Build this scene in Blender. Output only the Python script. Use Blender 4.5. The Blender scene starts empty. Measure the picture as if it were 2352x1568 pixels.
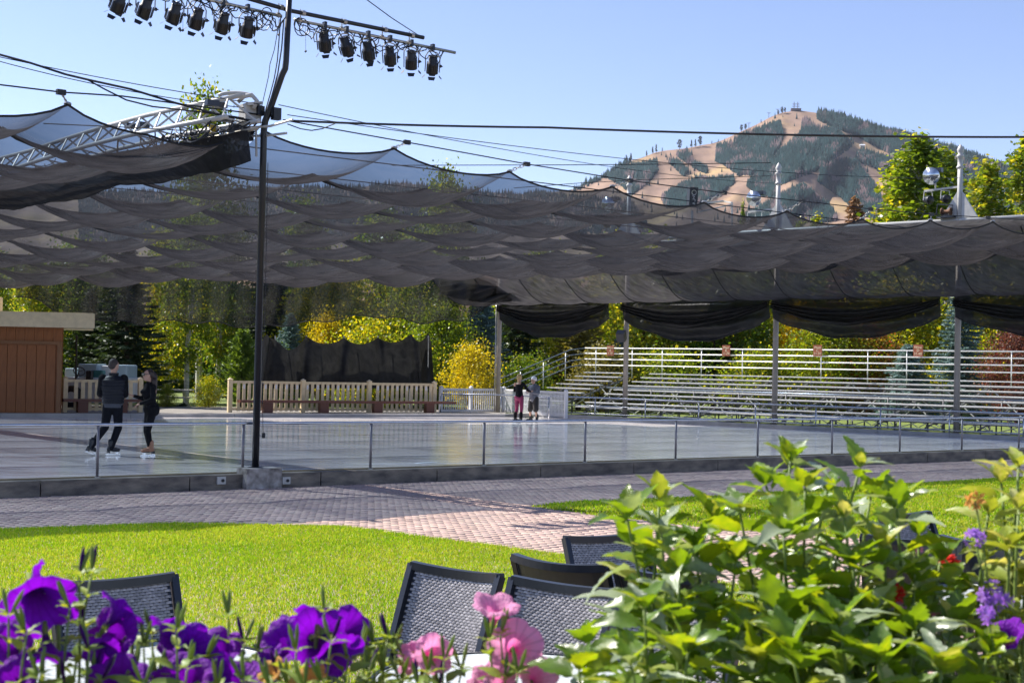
import bpy, bmesh, math, random
import numpy as np
from mathutils import Vector, Matrix, noise as mnoise
random.seed(7); rng = np.random.default_rng(7)
scene = bpy.context.scene; COL = scene.collection
PI = math.pi
# ------------------------------------------------------------ camera, world, sun, exposure
F = 3267.0; CW, CH = 2352.0, 1568.0; HC = 1.9
ROLL = math.radians(1.2); PITCH = math.atan(61.0/F)
fw = Vector((0, math.cos(PITCH), math.sin(PITCH))); up0 = Vector((0, -math.sin(PITCH), math.cos(PITCH))); rt0 = Vector((1,0,0))
RT = rt0*math.cos(ROLL) + up0*math.sin(ROLL); UP = up0*math.cos(ROLL) - rt0*math.sin(ROLL)
cam = bpy.data.cameras.new('camera'); camo = bpy.data.objects.new('camera', cam); COL.objects.link(camo)
mw = Matrix.Identity(4)
for i in range(3):
    mw[i][0] = RT[i]; mw[i][1] = UP[i]; mw[i][2] = -fw[i]
mw[2][3] = HC; camo.matrix_world = mw
cam.lens = 50; cam.sensor_width = 36; cam.clip_start = 0.05; cam.clip_end = 20000
cam.dof.use_dof = True; cam.dof.focus_distance = 11; cam.dof.aperture_fstop = 13
scene.camera = camo
SEL = math.radians(46); SAZ = Vector((-0.88, 0.475)).normalized()
SUN = Vector((SAZ.x*math.cos(SEL), SAZ.y*math.cos(SEL), math.sin(SEL)))
w = bpy.data.worlds.new("World"); scene.world = w; w.use_nodes = True
nt = w.node_tree; bg = nt.nodes['Background']; sky = nt.nodes.new('ShaderNodeTexSky'); sky.sky_type = 'NISHITA'
sky.sun_disc = False; sky.sun_elevation = SEL; sky.sun_rotation = math.atan2(SAZ.x, SAZ.y)
sky.altitude = 1800; sky.air_density = 1.0; sky.dust_density = 0.5; sky.ozone_density = 1.1
wb = nt.nodes.new('ShaderNodeVectorMath'); wb.operation = 'MULTIPLY'; wb.inputs[1].default_value = (1.05,.97,1.09); nt.links.new(sky.outputs[0], wb.inputs[0]); nt.links.new(wb.outputs[0], bg.inputs[0]); bg.inputs[1].default_value = 0.093
sl = bpy.data.lights.new('sun', 'SUN'); sl.energy = 5.0; sl.angle = math.radians(0.5); sl.color = (1, .95, .87)
so = bpy.data.objects.new('sun', sl); COL.objects.link(so); so.rotation_mode = 'QUATERNION'; so.rotation_quaternion = SUN.to_track_quat('Z', 'Y')
scene.view_settings.view_transform = 'Standard'; scene.view_settings.look = 'None'; scene.view_settings.gamma = 1
scene.view_settings.use_curve_mapping = False; scene.view_settings.exposure = 0.97
# ------------------------------------------------------------ layout helpers (photo measured at 2352 x 1568)
def ray(u, v): return (fw*F + RT*(u-CW/2) - UP*(v-CH/2))
def at(u, v, y):
    r = ray(u, v); return Vector((0,0,HC)) + r*(y/r.y)
def on(u, v, z):
    r = ray(u, v); return Vector((0,0,HC)) + r*((z-HC)/r.z)
def vert(u, v, p, d):                       # meets the upright plane through p along d
    n = Vector((-d[1], d[0], 0)); r = ray(u, v); o = Vector((0,0,HC))
    return o + r*((Vector((p[0],p[1],0))-o).dot(n)/r.dot(n))
N0 = Vector((-6.5, 22.5, 0)); E1 = Vector((.793,.609,0)); E2 = Vector((-.66,.751,0))
def ne(a, b, z): return Vector((N0.x+E1.x*a+E2.x*b, N0.y+E1.y*a+E2.y*b, z))
F0 = Vector((3.2,55,0)); E3 = Vector((.748,-.664,0)); N3 = Vector((.664,.748,0))
def fe(b, n, z): return Vector((F0.x+E3.x*b+N3.x*n, F0.y+E3.y*b+N3.y*n, z))
# ------------------------------------------------------------ object helpers
class B:
    def __init__(s): s.v = []; s.f = []
    def add(s, vs, fs):
        o = len(s.v); s.v += [tuple(p) for p in vs]; s.f += [tuple(i+o for i in f) for f in fs]; return s
    def box(s, c, d, ax=None, ay=None):
        ax = Vector(ax) if ax is not None else Vector((1,0,0)); ax.normalize()
        ay = Vector(ay) if ay is not None else (Vector((0,0,1)).cross(ax) if abs(ax.z) < .99 else Vector((0,1,0))); ay.normalize()
        az = ax.cross(ay); c = Vector(c)
        vs = [c+ax*(d[0]/2*i)+ay*(d[1]/2*j)+az*(d[2]/2*k) for k in (-1,1) for j in (-1,1) for i in (-1,1)]
        return s.add(vs, [(0,2,3,1),(4,5,7,6),(0,1,5,4),(2,6,7,3),(0,4,6,2),(1,3,7,5)])
    def bar(s, p, q, w, h):
        p, q = Vector(p), Vector(q); d = q-p
        return s.box((p+q)/2, (d.length, w, h), d)
    def tube(s, pts, r, n=7, caps=True):
        pts = [Vector(p) for p in pts]; m = len(pts); rs = r if isinstance(r, (list,tuple)) else [r]*m
        vs = []; prev = None
        for i, p in enumerate(pts):
            t = (pts[min(i+1,m-1)]-pts[max(i-1,0)])
            if t.length < 1e-9: t = Vector((0,0,1))
            t.normalize()
            if prev is None:
                a = Vector((0,0,1)) if abs(t.z) < .9 else Vector((1,0,0)); x = t.cross(a).normalized()
            else:
                x = prev - t*prev.dot(t)
                x = x.normalized() if x.length > 1e-6 else t.orthogonal().normalized()
            prev = x; y = t.cross(x)
            for k in range(n):
                g = 2*PI*k/n; vs.append(p+x*(rs[i]*math.cos(g))+y*(rs[i]*math.sin(g)))
        fs = [(i*n+k, i*n+(k+1)%n, (i+1)*n+(k+1)%n, (i+1)*n+k) for i in range(m-1) for k in range(n)]
        if caps: fs += [tuple(range(n-1,-1,-1)), tuple(range((m-1)*n, m*n))]
        return s.add(vs, fs)
    def lathe(s, prof, c=(0,0,0), n=16, ax=(0,0,1)):   # prof: (r, h)
        ax = Vector(ax).normalized(); x = ax.orthogonal().normalized(); y = ax.cross(x); c = Vector(c)
        vs = [c+ax*h+(x*math.cos(2*PI*k/n)+y*math.sin(2*PI*k/n))*r for r,h in prof for k in range(n)]
        fs = [(i*n+k, i*n+(k+1)%n, (i+1)*n+(k+1)%n, (i+1)*n+k) for i in range(len(prof)-1) for k in range(n)]
        if prof[0][0] > 1e-4: fs.append(tuple(range(n-1,-1,-1)))
        if prof[-1][0] > 1e-4: fs.append(tuple(range((len(prof)-1)*n, len(prof)*n)))
        return s.add(vs, fs)
    def grid(s, fn, nu, nv):
        vs = [fn(i/nu, j/nv) for j in range(nv+1) for i in range(nu+1)]
        return s.add(vs, [(j*(nu+1)+i, j*(nu+1)+i+1, (j+1)*(nu+1)+i+1, (j+1)*(nu+1)+i) for j in range(nv) for i in range(nu)])
    def poly(s, pts, z0, z1):
        n = len(pts); vs = [(p[0],p[1],z0) for p in pts]+[(p[0],p[1],z1) for p in pts]
        return s.add(vs, [tuple(range(n-1,-1,-1)), tuple(range(n,2*n))]+[(i,(i+1)%n,n+(i+1)%n,n+i) for i in range(n)])
    def mesh(s, name, mat, smooth=False):
        me = bpy.data.meshes.new(name); me.from_pydata(s.v, [], s.f); me.update()
        if mat: me.materials.append(mat)
        if smooth: me.shade_smooth()
        return me
    def build(s, name, mat, parent=None, smooth=False, **k):
        return link(name, s.mesh(name, mat, smooth), parent, **k)
def link(name, me, parent=None, label=None, cat=None, group=None, kind=None, loc=None):
    o = bpy.data.objects.new(name, me); COL.objects.link(o)
    if loc is not None: o.location = loc
    if parent is not None:
        o.parent = parent
        if parent.matrix_basis != Matrix.Identity(4) and loc is None and parent.get('_abs'):
            o.matrix_parent_inverse = parent.matrix_basis.inverted()
    return tag(o, label, cat, group, kind)
def tag(o, label=None, cat=None, group=None, kind=None):
    if label: o['label'] = label
    if cat: o['category'] = cat
    if group: o['group'] = group
    if kind: o['kind'] = kind
    return o
def thing(name, label, cat, group=None, loc=(0,0,0), rot=None, world=True):
    """Empty at the thing's base. world=True: parts are given in world coordinates."""
    o = bpy.data.objects.new(name, None); COL.objects.link(o); o.location = loc; o.empty_display_size = .1
    if rot is not None: o.rotation_euler = rot
    if world:                      # parts in world coordinates: undo the root's offset
        o['_abs'] = 1
    return tag(o, label, cat, group)
def copy_tree(o, parent=None):
    c = o.copy(); COL.objects.link(c)
    if parent is not None: c.parent = parent
    for ch in list(o.children): copy_tree(ch, c)
    return c
def npmesh(name, V, Fq, mat, smooth=False):
    """V (n,3), Fq (m,k) arrays"""
    me = bpy.data.meshes.new(name); n, m, k = len(V), len(Fq), Fq.shape[1]
    me.vertices.add(n); me.vertices.foreach_set('co', V.astype(np.float32).ravel())
    me.loops.add(m*k); me.loops.foreach_set('vertex_index', Fq.astype(np.int32).ravel())
    me.polygons.add(m); me.polygons.foreach_set('loop_start', np.arange(0, m*k, k, dtype=np.int32))
    me.update(calc_edges=True)
    if mat: me.materials.append(mat)
    if smooth: me.shade_smooth()
    return me
# ------------------------------------------------------------ materials
def M(name, col, rough=.6, metal=0, var=.12, scale=3, bump=0, bscale=30, spec=.5, stretch=None, island=0, hue=None, detail=5):
    m = bpy.data.materials.new(name); m.use_nodes = True; t = m.node_tree; N = t.nodes; L = t.links
    p = N['Principled BSDF']; p.inputs['Roughness'].default_value = rough; p.inputs['Metallic'].default_value = metal
    p.inputs['Specular IOR Level'].default_value = spec
    tc = N.new('ShaderNodeTexCoord'); mp = N.new('ShaderNodeMapping'); L.new(tc.outputs['Object'], mp.inputs[0])
    if stretch: mp.inputs['Scale'].default_value = stretch
    nz = N.new('ShaderNodeTexNoise'); nz.inputs['Scale'].default_value = scale; nz.inputs['Detail'].default_value = detail; L.new(mp.outputs[0], nz.inputs['Vector'])
    rp = N.new('ShaderNodeValToRGB'); L.new(nz.outputs['Fac'], rp.inputs[0])
    c2 = hue if hue else tuple(min(1, c*(1+var)) for c in col)
    c1 = tuple(c*(1-var) for c in col)
    rp.color_ramp.elements[0].position = .3; rp.color_ramp.elements[1].position = .7
    rp.color_ramp.elements[0].color = (*c1, 1); rp.color_ramp.elements[1].color = (*c2, 1)
    out = rp.outputs[0]
    if island:
        g = N.new('ShaderNodeNewGeometry'); mr = N.new('ShaderNodeMapRange'); L.new(g.outputs['Random Per Island'], mr.inputs[0])
        mr.inputs[3].default_value = 1-island; mr.inputs[4].default_value = 1+island
        oi = N.new('ShaderNodeObjectInfo'); mr2 = N.new('ShaderNodeMapRange'); L.new(oi.outputs['Random'], mr2.inputs[0])
        mr2.inputs[3].default_value = 1-island*.5; mr2.inputs[4].default_value = 1+island*.5
        mu = N.new('ShaderNodeMath'); mu.operation = 'MULTIPLY'; L.new(mr.outputs[0], mu.inputs[0]); L.new(mr2.outputs[0], mu.inputs[1])
        vm = N.new('ShaderNodeVectorMath'); vm.operation = 'SCALE'; L.new(out, vm.inputs[0]); L.new(mu.outputs[0], vm.inputs['Scale']); out = vm.outputs[0]
    L.new(out, p.inputs['Base Color'])
    if bump:
        n2 = N.new('ShaderNodeTexNoise'); n2.inputs['Scale'].default_value = bscale; n2.inputs['Detail'].default_value = 4; L.new(mp.outputs[0], n2.inputs['Vector'])
        b = N.new('ShaderNodeBump'); b.inputs['Strength'].default_value = bump; b.inputs['Distance'].default_value = .02; L.new(n2.outputs['Fac'], b.inputs['Height']); L.new(b.outputs[0], p.inputs['Normal'])
    return m
def leafmat(name, c1, c2, trans=.45, rough=.4, isl=.35, spec=.4, scale=.6, tint=None, veins=False, c3=None):
    m = bpy.data.materials.new(name); m.use_nodes = True; t = m.node_tree; N = t.nodes; L = t.links
    p = N['Principled BSDF']; p.inputs['Roughness'].default_value = rough; p.inputs['Specular IOR Level'].default_value = spec
    g = N.new('ShaderNodeNewGeometry'); tc = N.new('ShaderNodeTexCoord')
    nz = N.new('ShaderNodeTexNoise'); nz.inputs['Scale'].default_value = scale; nz.inputs['Detail'].default_value = 3; L.new(tc.outputs['Object'], nz.inputs['Vector'])
    oi = N.new('ShaderNodeObjectInfo')
    ad = N.new('ShaderNodeMath'); ad.operation = 'ADD'; L.new(g.outputs['Random Per Island'], ad.inputs[0]); L.new(nz.outputs['Fac'], ad.inputs[1])
    ad2 = N.new('ShaderNodeMath'); ad2.operation = 'MULTIPLY_ADD'; L.new(oi.outputs['Random'], ad2.inputs[0]); ad2.inputs[1].default_value = .5; L.new(ad.outputs[0], ad2.inputs[2])
    ml = N.new('ShaderNodeMapRange'); L.new(ad2.outputs[0], ml.inputs[0]); ml.inputs[1].default_value = .45; ml.inputs[2].default_value = 1.55
    rp = N.new('ShaderNodeValToRGB'); L.new(ml.outputs[0], rp.inputs[0])
    rp.color_ramp.elements[0].color = (*c1,1); rp.color_ramp.elements[1].color = (*c2,1)
    if c3: e = rp.color_ramp.elements.new(.86); e.color = (*c2,1); rp.color_ramp.elements[2].color = (*c3,1)
    out = rp.outputs[0]
    if veins:
        wv = N.new('ShaderNodeTexWave'); wv.wave_type = 'BANDS'; wv.bands_direction = 'Y'; wv.inputs['Scale'].default_value = 22; wv.inputs['Distortion'].default_value = 1.5
        L.new(tc.outputs['Object'], wv.inputs['Vector'])
        b = N.new('ShaderNodeBump'); b.inputs['Strength'].default_value = .35; b.inputs['Distance'].default_value = .003; L.new(wv.outputs['Fac'], b.inputs['Height']); L.new(b.outputs[0], p.inputs['Normal'])
    L.new(out, p.inputs['Base Color'])
    tr = N.new('ShaderNodeBsdfTranslucent'); tm = N.new('ShaderNodeVectorMath'); tm.operation = 'MULTIPLY'; L.new(out, tm.inputs[0]); tm.inputs[1].default_value = tint or (1.9,1.6,.5)
    L.new(tm.outputs[0], tr.inputs[0])
    mx = N.new('ShaderNodeMixShader'); mx.inputs[0].default_value = trans; L.new(p.outputs[0], mx.inputs[1]); L.new(tr.outputs[0], mx.inputs[2])
    L.new(mx.outputs[0], N['Material Output'].inputs[0])
    return m
def netmat(name, col, open_=.42, wr=.5, power=1.0, tint=(1,1,1,1)):
    """woven shade cloth: a share of holes that closes as the cloth is seen at a slant"""
    m = bpy.data.materials.new(name); m.use_nodes = True; t = m.node_tree; N = t.nodes; L = t.links
    N.remove(N['Principled BSDF'])
    tc = N.new('ShaderNodeTexCoord'); mp = N.new('ShaderNodeMapping'); L.new(tc.outputs['Object'], mp.inputs[0]); mp.inputs['Rotation'].default_value = (0,0,.65); mp.inputs['Scale'].default_value = (.8,3.0,1.5)
    nz = N.new('ShaderNodeTexNoise'); nz.inputs['Scale'].default_value = 2.2; nz.inputs['Detail'].default_value = 6; nz.inputs['Distortion'].default_value = .6; L.new(mp.outputs[0], nz.inputs['Vector'])
    bu = N.new('ShaderNodeBump'); bu.inputs['Strength'].default_value = wr; bu.inputs['Distance'].default_value = .05; L.new(nz.outputs['Fac'], bu.inputs['Height'])
    rp = N.new('ShaderNodeValToRGB'); L.new(nz.outputs['Fac'], rp.inputs[0])
    rp.color_ramp.elements[0].position = .3; rp.color_ramp.elements[1].position = .7; rp.color_ramp.elements[0].color = (*[c*.6 for c in col],1); rp.color_ramp.elements[1].color = (*[min(1,c*1.4) for c in col],1)
    d = N.new('ShaderNodeBsdfDiffuse'); L.new(rp.outputs[0], d.inputs[0]); L.new(bu.outputs[0], d.inputs['Normal'])
    tr = N.new('ShaderNodeBsdfTranslucent'); L.new(rp.outputs[0], tr.inputs[0]); L.new(bu.outputs[0], tr.inputs['Normal'])
    gl = N.new('ShaderNodeBsdfGlossy'); gl.inputs['Roughness'].default_value = .45; gl.inputs[0].default_value = (.3,.3,.32,1); L.new(bu.outputs[0], gl.inputs['Normal'])
    m1 = N.new('ShaderNodeMixShader'); m1.inputs[0].default_value = .5; L.new(d.outputs[0], m1.inputs[1]); L.new(tr.outputs[0], m1.inputs[2])
    m2 = N.new('ShaderNodeMixShader'); m2.inputs[0].default_value = .06; L.new(m1.outputs[0], m2.inputs[1]); L.new(gl.outputs[0], m2.inputs[2])
    tp = N.new('ShaderNodeBsdfTransparent'); tp.inputs[0].default_value = tint
    g = N.new('ShaderNodeNewGeometry'); dp = N.new('ShaderNodeVectorMath'); dp.operation = 'DOT_PRODUCT'; L.new(g.outputs['Normal'], dp.inputs[0]); L.new(g.outputs['Incoming'], dp.inputs[1])
    ab = N.new('ShaderNodeMath'); ab.operation = 'ABSOLUTE'; L.new(dp.outputs['Value'], ab.inputs[0])
    pw = N.new('ShaderNodeMath'); pw.operation = 'POWER'; L.new(ab.outputs[0], pw.inputs[0]); pw.inputs[1].default_value = power
    mu = N.new('ShaderNodeMath'); mu.operation = 'MULTIPLY'; L.new(pw.outputs[0], mu.inputs[0]); mu.inputs[1].default_value = open_; mu.use_clamp = True
    m3 = N.new('ShaderNodeMixShader'); L.new(mu.outputs[0], m3.inputs[0]); L.new(m2.outputs[0], m3.inputs[1]); L.new(tp.outputs[0], m3.inputs[2])
    L.new(m3.outputs[0], N['Material Output'].inputs[0])
    return m
mBlack = M('black_paint', (.012,.013,.017), .35, 0, .2, 4)
mBlackCan = M('black_can', (.012,.013,.016), .4, 0, .3, 12)
mCable = M('black_rubber', (.01,.011,.014), .5)
mSilver = M('galvanised', (.45,.44,.41), .38, .85, .2, 8)
mSteel = M('stainless_steel', (.52,.53,.55), .28, .95, .12, 6)
mAlu = M('aluminium_plank', (.80,.80,.79), .45, .15, .1, 2, stretch=(1,12,12))
mAluDark = M('shade_dark_alu', (.12,.12,.13), .5, .3, .25, 5)  # shade in the bleachers is put into this darkened aluminium colour
mWhiteM = M('white_metal', (.50,.49,.46), .4, .0, .08, 5)
mPole = M('beige_pole', (.33,.29,.25), .45, 0, .1, 3)
mWhiteP = M('white_vinyl', (.74,.74,.76), .35, 0, .05, 2)
mCream = M('cream_paint', (.74,.60,.38), .55, 0, .1, 6, bump=.15, bscale=40)
mBrown = M('brown_boards', (.30,.105,.03), .5, 0, .18, 6, stretch=(4,4,.5), bump=.2)
mBench = M('red_brown_wood', (.13,.035,.02), .45, 0, .25, 10, stretch=(1,8,8))
mConc = M('weathered_concrete', (.17,.155,.135), .8, 0, .38, 3.5, bump=.5, bscale=18, hue=(.30,.27,.21))
mConcL = M('pale_concrete', (.42,.41,.40), .7, 0, .15, 2, bump=.2)
mChair = M('charcoal_metal', (.028,.032,.042), .3, .3, .15, 10)
mWeave = M('wicker', (.27,.25,.25), .24, 0, .3, 60, island=.3, spec=1.0)
mTable = M('frosted_glass_top', (.55,.60,.60), .18, 0, .2, 45, bump=.25, bscale=60, hue=(.72,.76,.75))
mRope = M('black_rope', (.01,.01,.011), .7)
# ============================================================ SETTING
def inpoly(px, py, poly):
    ins = np.zeros(len(px), bool); n = len(poly)
    for i in range(n):
        x1,y1 = poly[i][0],poly[i][1]; x2,y2 = poly[(i+1)%n][0],poly[(i+1)%n][1]
        c = ((y1 > py) != (y2 > py)) & (px < (x2-x1)*(py-y1)/((y2-y1) if y2 != y1 else 1e-9)+x1); ins ^= c
    return ins
ZG = -.2
mSoil = M('dry_soil', (.07,.06,.035), .9, var=.3, scale=.6)
mTurf = M('turf_base', (.05,.085,.012), .9, var=.4, scale=2.5, hue=(.10,.13,.02), bump=.6, bscale=60)
mFarGrass = M('far_grass', (.11,.17,.02), .9, var=.3, scale=.7, hue=(.17,.21,.03), bump=.5, bscale=8)
B().grid(lambda u,v: (-4600+9200*u, -1500+7800*v, ZG-.14), 6, 4).build('ground', mSoil, kind='structure')
left_lawn = [on(u,v,ZG) for u,v in [(-260,1224),(0,1213),(100,1210),(200,1206),(340,1201),(480,1197),(600,1195),(700,1195),(760,1203),(880,1217),(1000,1234),(1150,1252),(1330,1277),(1500,1305),(1800,1360),(2100,1420),(2100,1700)]]+[Vector((3,2.2,ZG)),Vector((-4,2.2,ZG))]
right_lawn = [on(u,v,ZG) for u,v in [(1222,1163),(1260,1156),(1330,1150),(1480,1145),(1640,1138),(2000,1115),(2290,1098),(2700,1075),(2700,1290),(2352,1262),(2100,1240),(1900,1232),(1640,1213),(1400,1186),(1290,1172)]]
def flatpoly(pts, z): b = B(); b.add([(p.x,p.y,z) for p in pts], [tuple(range(len(pts)))]); return b
flatpoly([(p) for p in left_lawn], ZG-.012).build('lawn_near', mTurf, kind='structure')
flatpoly(right_lawn, ZG-.012).build('lawn_right', mTurf, kind='structure')
# rink outline (z = 0)
back = [on(-420,957,0), on(0,957.5,0), on(300,957.5,0), on(760,957.5,0), on(1000,957,0), on(1160,957.5,0), on(1260,962,0)]
cornR = fe(20.2,0,0); iceP = [ne(-14,.12,0), ne(31.3,.12,0)] + [fe(b,-.12,0) for b in (20,14,8,2,-3)] + [Vector((p.x,p.y,0)) for p in reversed(back)]
mIce = bpy.data.materials.new('ice'); mIce.use_nodes = True
def ice_nodes():
    t = mIce.node_tree; N = t.nodes; L = t.links; p = N['Principled BSDF']
    tc = N.new('ShaderNodeTexCoord'); mp = N.new('ShaderNodeMapping'); L.new(tc.outputs['Object'], mp.inputs[0]); mp.inputs['Scale'].default_value = (.22,2.2,1); mp.inputs['Rotation'].default_value = (0,0,.10)
    n1 = N.new('ShaderNodeTexNoise'); n1.inputs['Scale'].default_value = 1.4; n1.inputs['Detail'].default_value = 8; n1.inputs['Roughness'].default_value = .62; n1.inputs['Distortion'].default_value = .8; L.new(mp.outputs[0], n1.inputs[0])
    r = N.new('ShaderNodeValToRGB'); L.new(n1.outputs[0], r.inputs[0]); E = r.color_ramp.elements
    E[0].position = .30; E[0].color = (.56,.52,.54,1); E[1].position = .46; E[1].color = (.93,.86,.88,1); e = E.new(.78); e.color = (.92,.93,.95,1)
    # skate scratches
    mp2 = N.new('ShaderNodeMapping'); L.new(tc.outputs['Object'], mp2.inputs[0]); mp2.inputs['Scale'].default_value = (.35,9,1); mp2.inputs['Rotation'].default_value = (0,0,-.12)
    n2 = N.new('ShaderNodeTexNoise'); n2.inputs['Scale'].default_value = 2.0; n2.inputs['Detail'].default_value = 5; n2.inputs['Distortion'].default_value = 1.2; L.new(mp2.outputs[0], n2.inputs[0])
    n3 = N.new('ShaderNodeTexNoise'); n3.inputs['Scale'].default_value = 9.0; n3.inputs['Detail'].default_value = 3; n3.inputs['Distortion'].default_value = 2.5; L.new(mp2.outputs[0], n3.inputs[0])
    r3 = N.new('ShaderNodeValToRGB'); L.new(n3.outputs[0], r3.inputs[0]); r3.color_ramp.elements[0].position = .60; r3.color_ramp.elements[1].position = .66; r3.color_ramp.elements[0].color = (0,0,0,1); r3.color_ramp.elements[1].color = (.5,.5,.5,1)
    r4 = N.new('ShaderNodeValToRGB'); L.new(n2.outputs[0], r4.inputs[0]); r4.color_ramp.elements[0].position = .34; r4.color_ramp.elements[1].position = .5; r4.color_ramp.elements[0].color = (.62,.64,.66,1); r4.color_ramp.elements[1].color = (1,1,1,1)
    m4 = N.new('ShaderNodeMix'); m4.data_type = 'RGBA'; m4.blend_type = 'MULTIPLY'; m4.inputs[0].default_value = 1; L.new(r.outputs[0], m4.inputs[6]); L.new(r4.outputs[0], m4.inputs[7])
    m5 = N.new('ShaderNodeMix'); m5.data_type = 'RGBA'; L.new(r3.outputs[0], m5.inputs[0]); L.new(m4.outputs[2], m5.inputs[6]); m5.inputs[7].default_value = (.97,.98,1,1); L.new(m5.outputs[2], p.inputs['Base Color'])
    b = N.new('ShaderNodeBump'); b.inputs['Strength'].default_value = .09; b.inputs['Distance'].default_value = .008; L.new(n2.outputs[0], b.inputs['Height']); L.new(b.outputs[0], p.inputs['Normal'])
    mr = N.new('ShaderNodeMapRange'); L.new(n2.outputs[0], mr.inputs[0]); mr.inputs[1].default_value = .3; mr.inputs[2].default_value = .7; mr.inputs[3].default_value = .07; mr.inputs[4].default_value = .26
    L.new(mr.outputs[0], p.inputs['Roughness']); p.inputs['Specular IOR Level'].default_value = .5
    p.inputs['Coat Weight'].default_value = .45; p.inputs['Coat Roughness'].default_value = .09
ice_nodes()
flatpoly(iceP, 0).build('ice_rink', mIce, kind='structure')
B().poly([Vector((p.x,p.y,0)) for p in iceP], -.16, -.004).build('rink_slab', mConcL, kind='structure')
# white swept snow arcs near the curb
mSnow = M('skate_snow', (.75,.78,.8), .8)
for (u0,v0,u1,v1,wd) in [(640,1078,740,1076,.05),(773,1066,1180,1062,.03),(950,1064,1010,1060,.05),(330,1052,420,1048,.012),(700,1024,860,1021,.01),(1240,1057,1290,1056,.02),(260,1005,330,1003,.02),(480,1012,520,1011,.02),(1150,979,1190,979,.04),(1185,972,1300,972,.03)]:
    p, q = on(u0,v0,.004), on(u1,v1,.004)
    def arc(s, t):
        c = p.lerp(q, s); d = (q-p).normalized(); n = Vector((-d.y,d.x,0)); wv = wd*math.sin(PI*s)**.7+.004
        return c + n*((t-.5)*2*wv + .25*math.sin(PI*s)*abs(wd)*4)
    B().grid(arc, 16, 1).build('skate_snow', mSnow, kind='stuff')
# far pale curb round the back of the ice, boards of the deck behind it
prev = None; cb = thing('far_curb', 'low pale concrete curb round the far edge of the ice', 'curb', loc=(back[3].x, back[3].y, 0))
path = [Vector((p.x,p.y,0)) for p in back[:-1]] + [fe(b,-.12,0) for b in (-3,-.5,2,4.5,7,9.5,12,14.5,17,19.5)]
path2 = []
for i in range(len(path)-1):
    n = max(1, int((path[i+1]-path[i]).length/3)); path2 += [path[i].lerp(path[i+1], k/n) for k in range(n)]
path2.append(path[-1])
for i in range(len(path2)-1):
    a, b = path2[i], path2[i+1]; d = (b-a).normalized(); nn = Vector((-d.y, d.x, 0)); nn = nn if nn.y > 0 else -nn
    q = B().box((a+b)/2+nn*.13+Vector((0,0,-.01)), ((b-a).length-.012, .24, .26), d); q.build('curb_segment', mConcL, cb)
for u0,v0,u1,v1 in [(1613,985.4,1660,986.5),(1721,988.6,1770,990.5),(1820,991,1868,994)]:
    p, q = vert(u0,v0+4,F0,E3), vert(u1,v1+4,F0,E3); p = p-N3*.15; q = q-N3*.15
    tag(B().bar(p,q,.03,.03).build('drain_slot', mBlack), 'black drain slot in the far curb '+('nearest the fence end' if u0<1700 else 'between the other two slots' if u0<1800 else 'rightmost of the three'), 'drain slot', 'black drain slots in the far curb')
far_poly = [Vector((-70,47,0))]+[Vector((p.x,p.y+.2,0)) for p in back[:-1]]+[fe(-3,.12,0),fe(20.5,.12,0),fe(60,.12,0),Vector((260,60,0)),Vector((260,420,0)),Vector((-300,420,0)),Vector((-300,47,0))]
B().poly(far_poly, -.19, -.03).build('far_lawn', mFarGrass, kind='structure')
mDeck = M('grey_deck_boards', (.22,.20,.18), .7, var=.3, scale=4, stretch=(.5,6,1))
dk = B().poly([Vector((p.x,p.y+.27,0)) for p in back[:-1]]+[back[5]+Vector((0,5,0)), Vector((-22,56,0))], -.03, .085).build('far_deck', mDeck, kind='structure')
# near curb, concrete, in cast segments
mc = M('near_curb_concrete', (.13,.115,.105), .85, var=.42, scale=2.6, hue=(.26,.22,.17), bump=.55, bscale=24, stretch=(1,1,3))
cu = thing('near_curb', 'long weathered concrete curb between the ice and the brick paving', 'curb', loc=tuple(ne(5,0,ZG)))
a = -13.2
while a < 31:
    q = B(); c = ne(a+1.22, -.13, (ZG-.1+.035)/2); q.box(c, (2.42, .26, .035-ZG+.1), E1); q.build('curb_segment', mc, cu); a += 2.44
mStrip = M('tan_strip', (.25,.19,.10), .7)
B().bar(ne(-13,.04,.045), ne(31,.04,.045), .05, .022).build('edge_strip', mStrip, cu)
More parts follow.
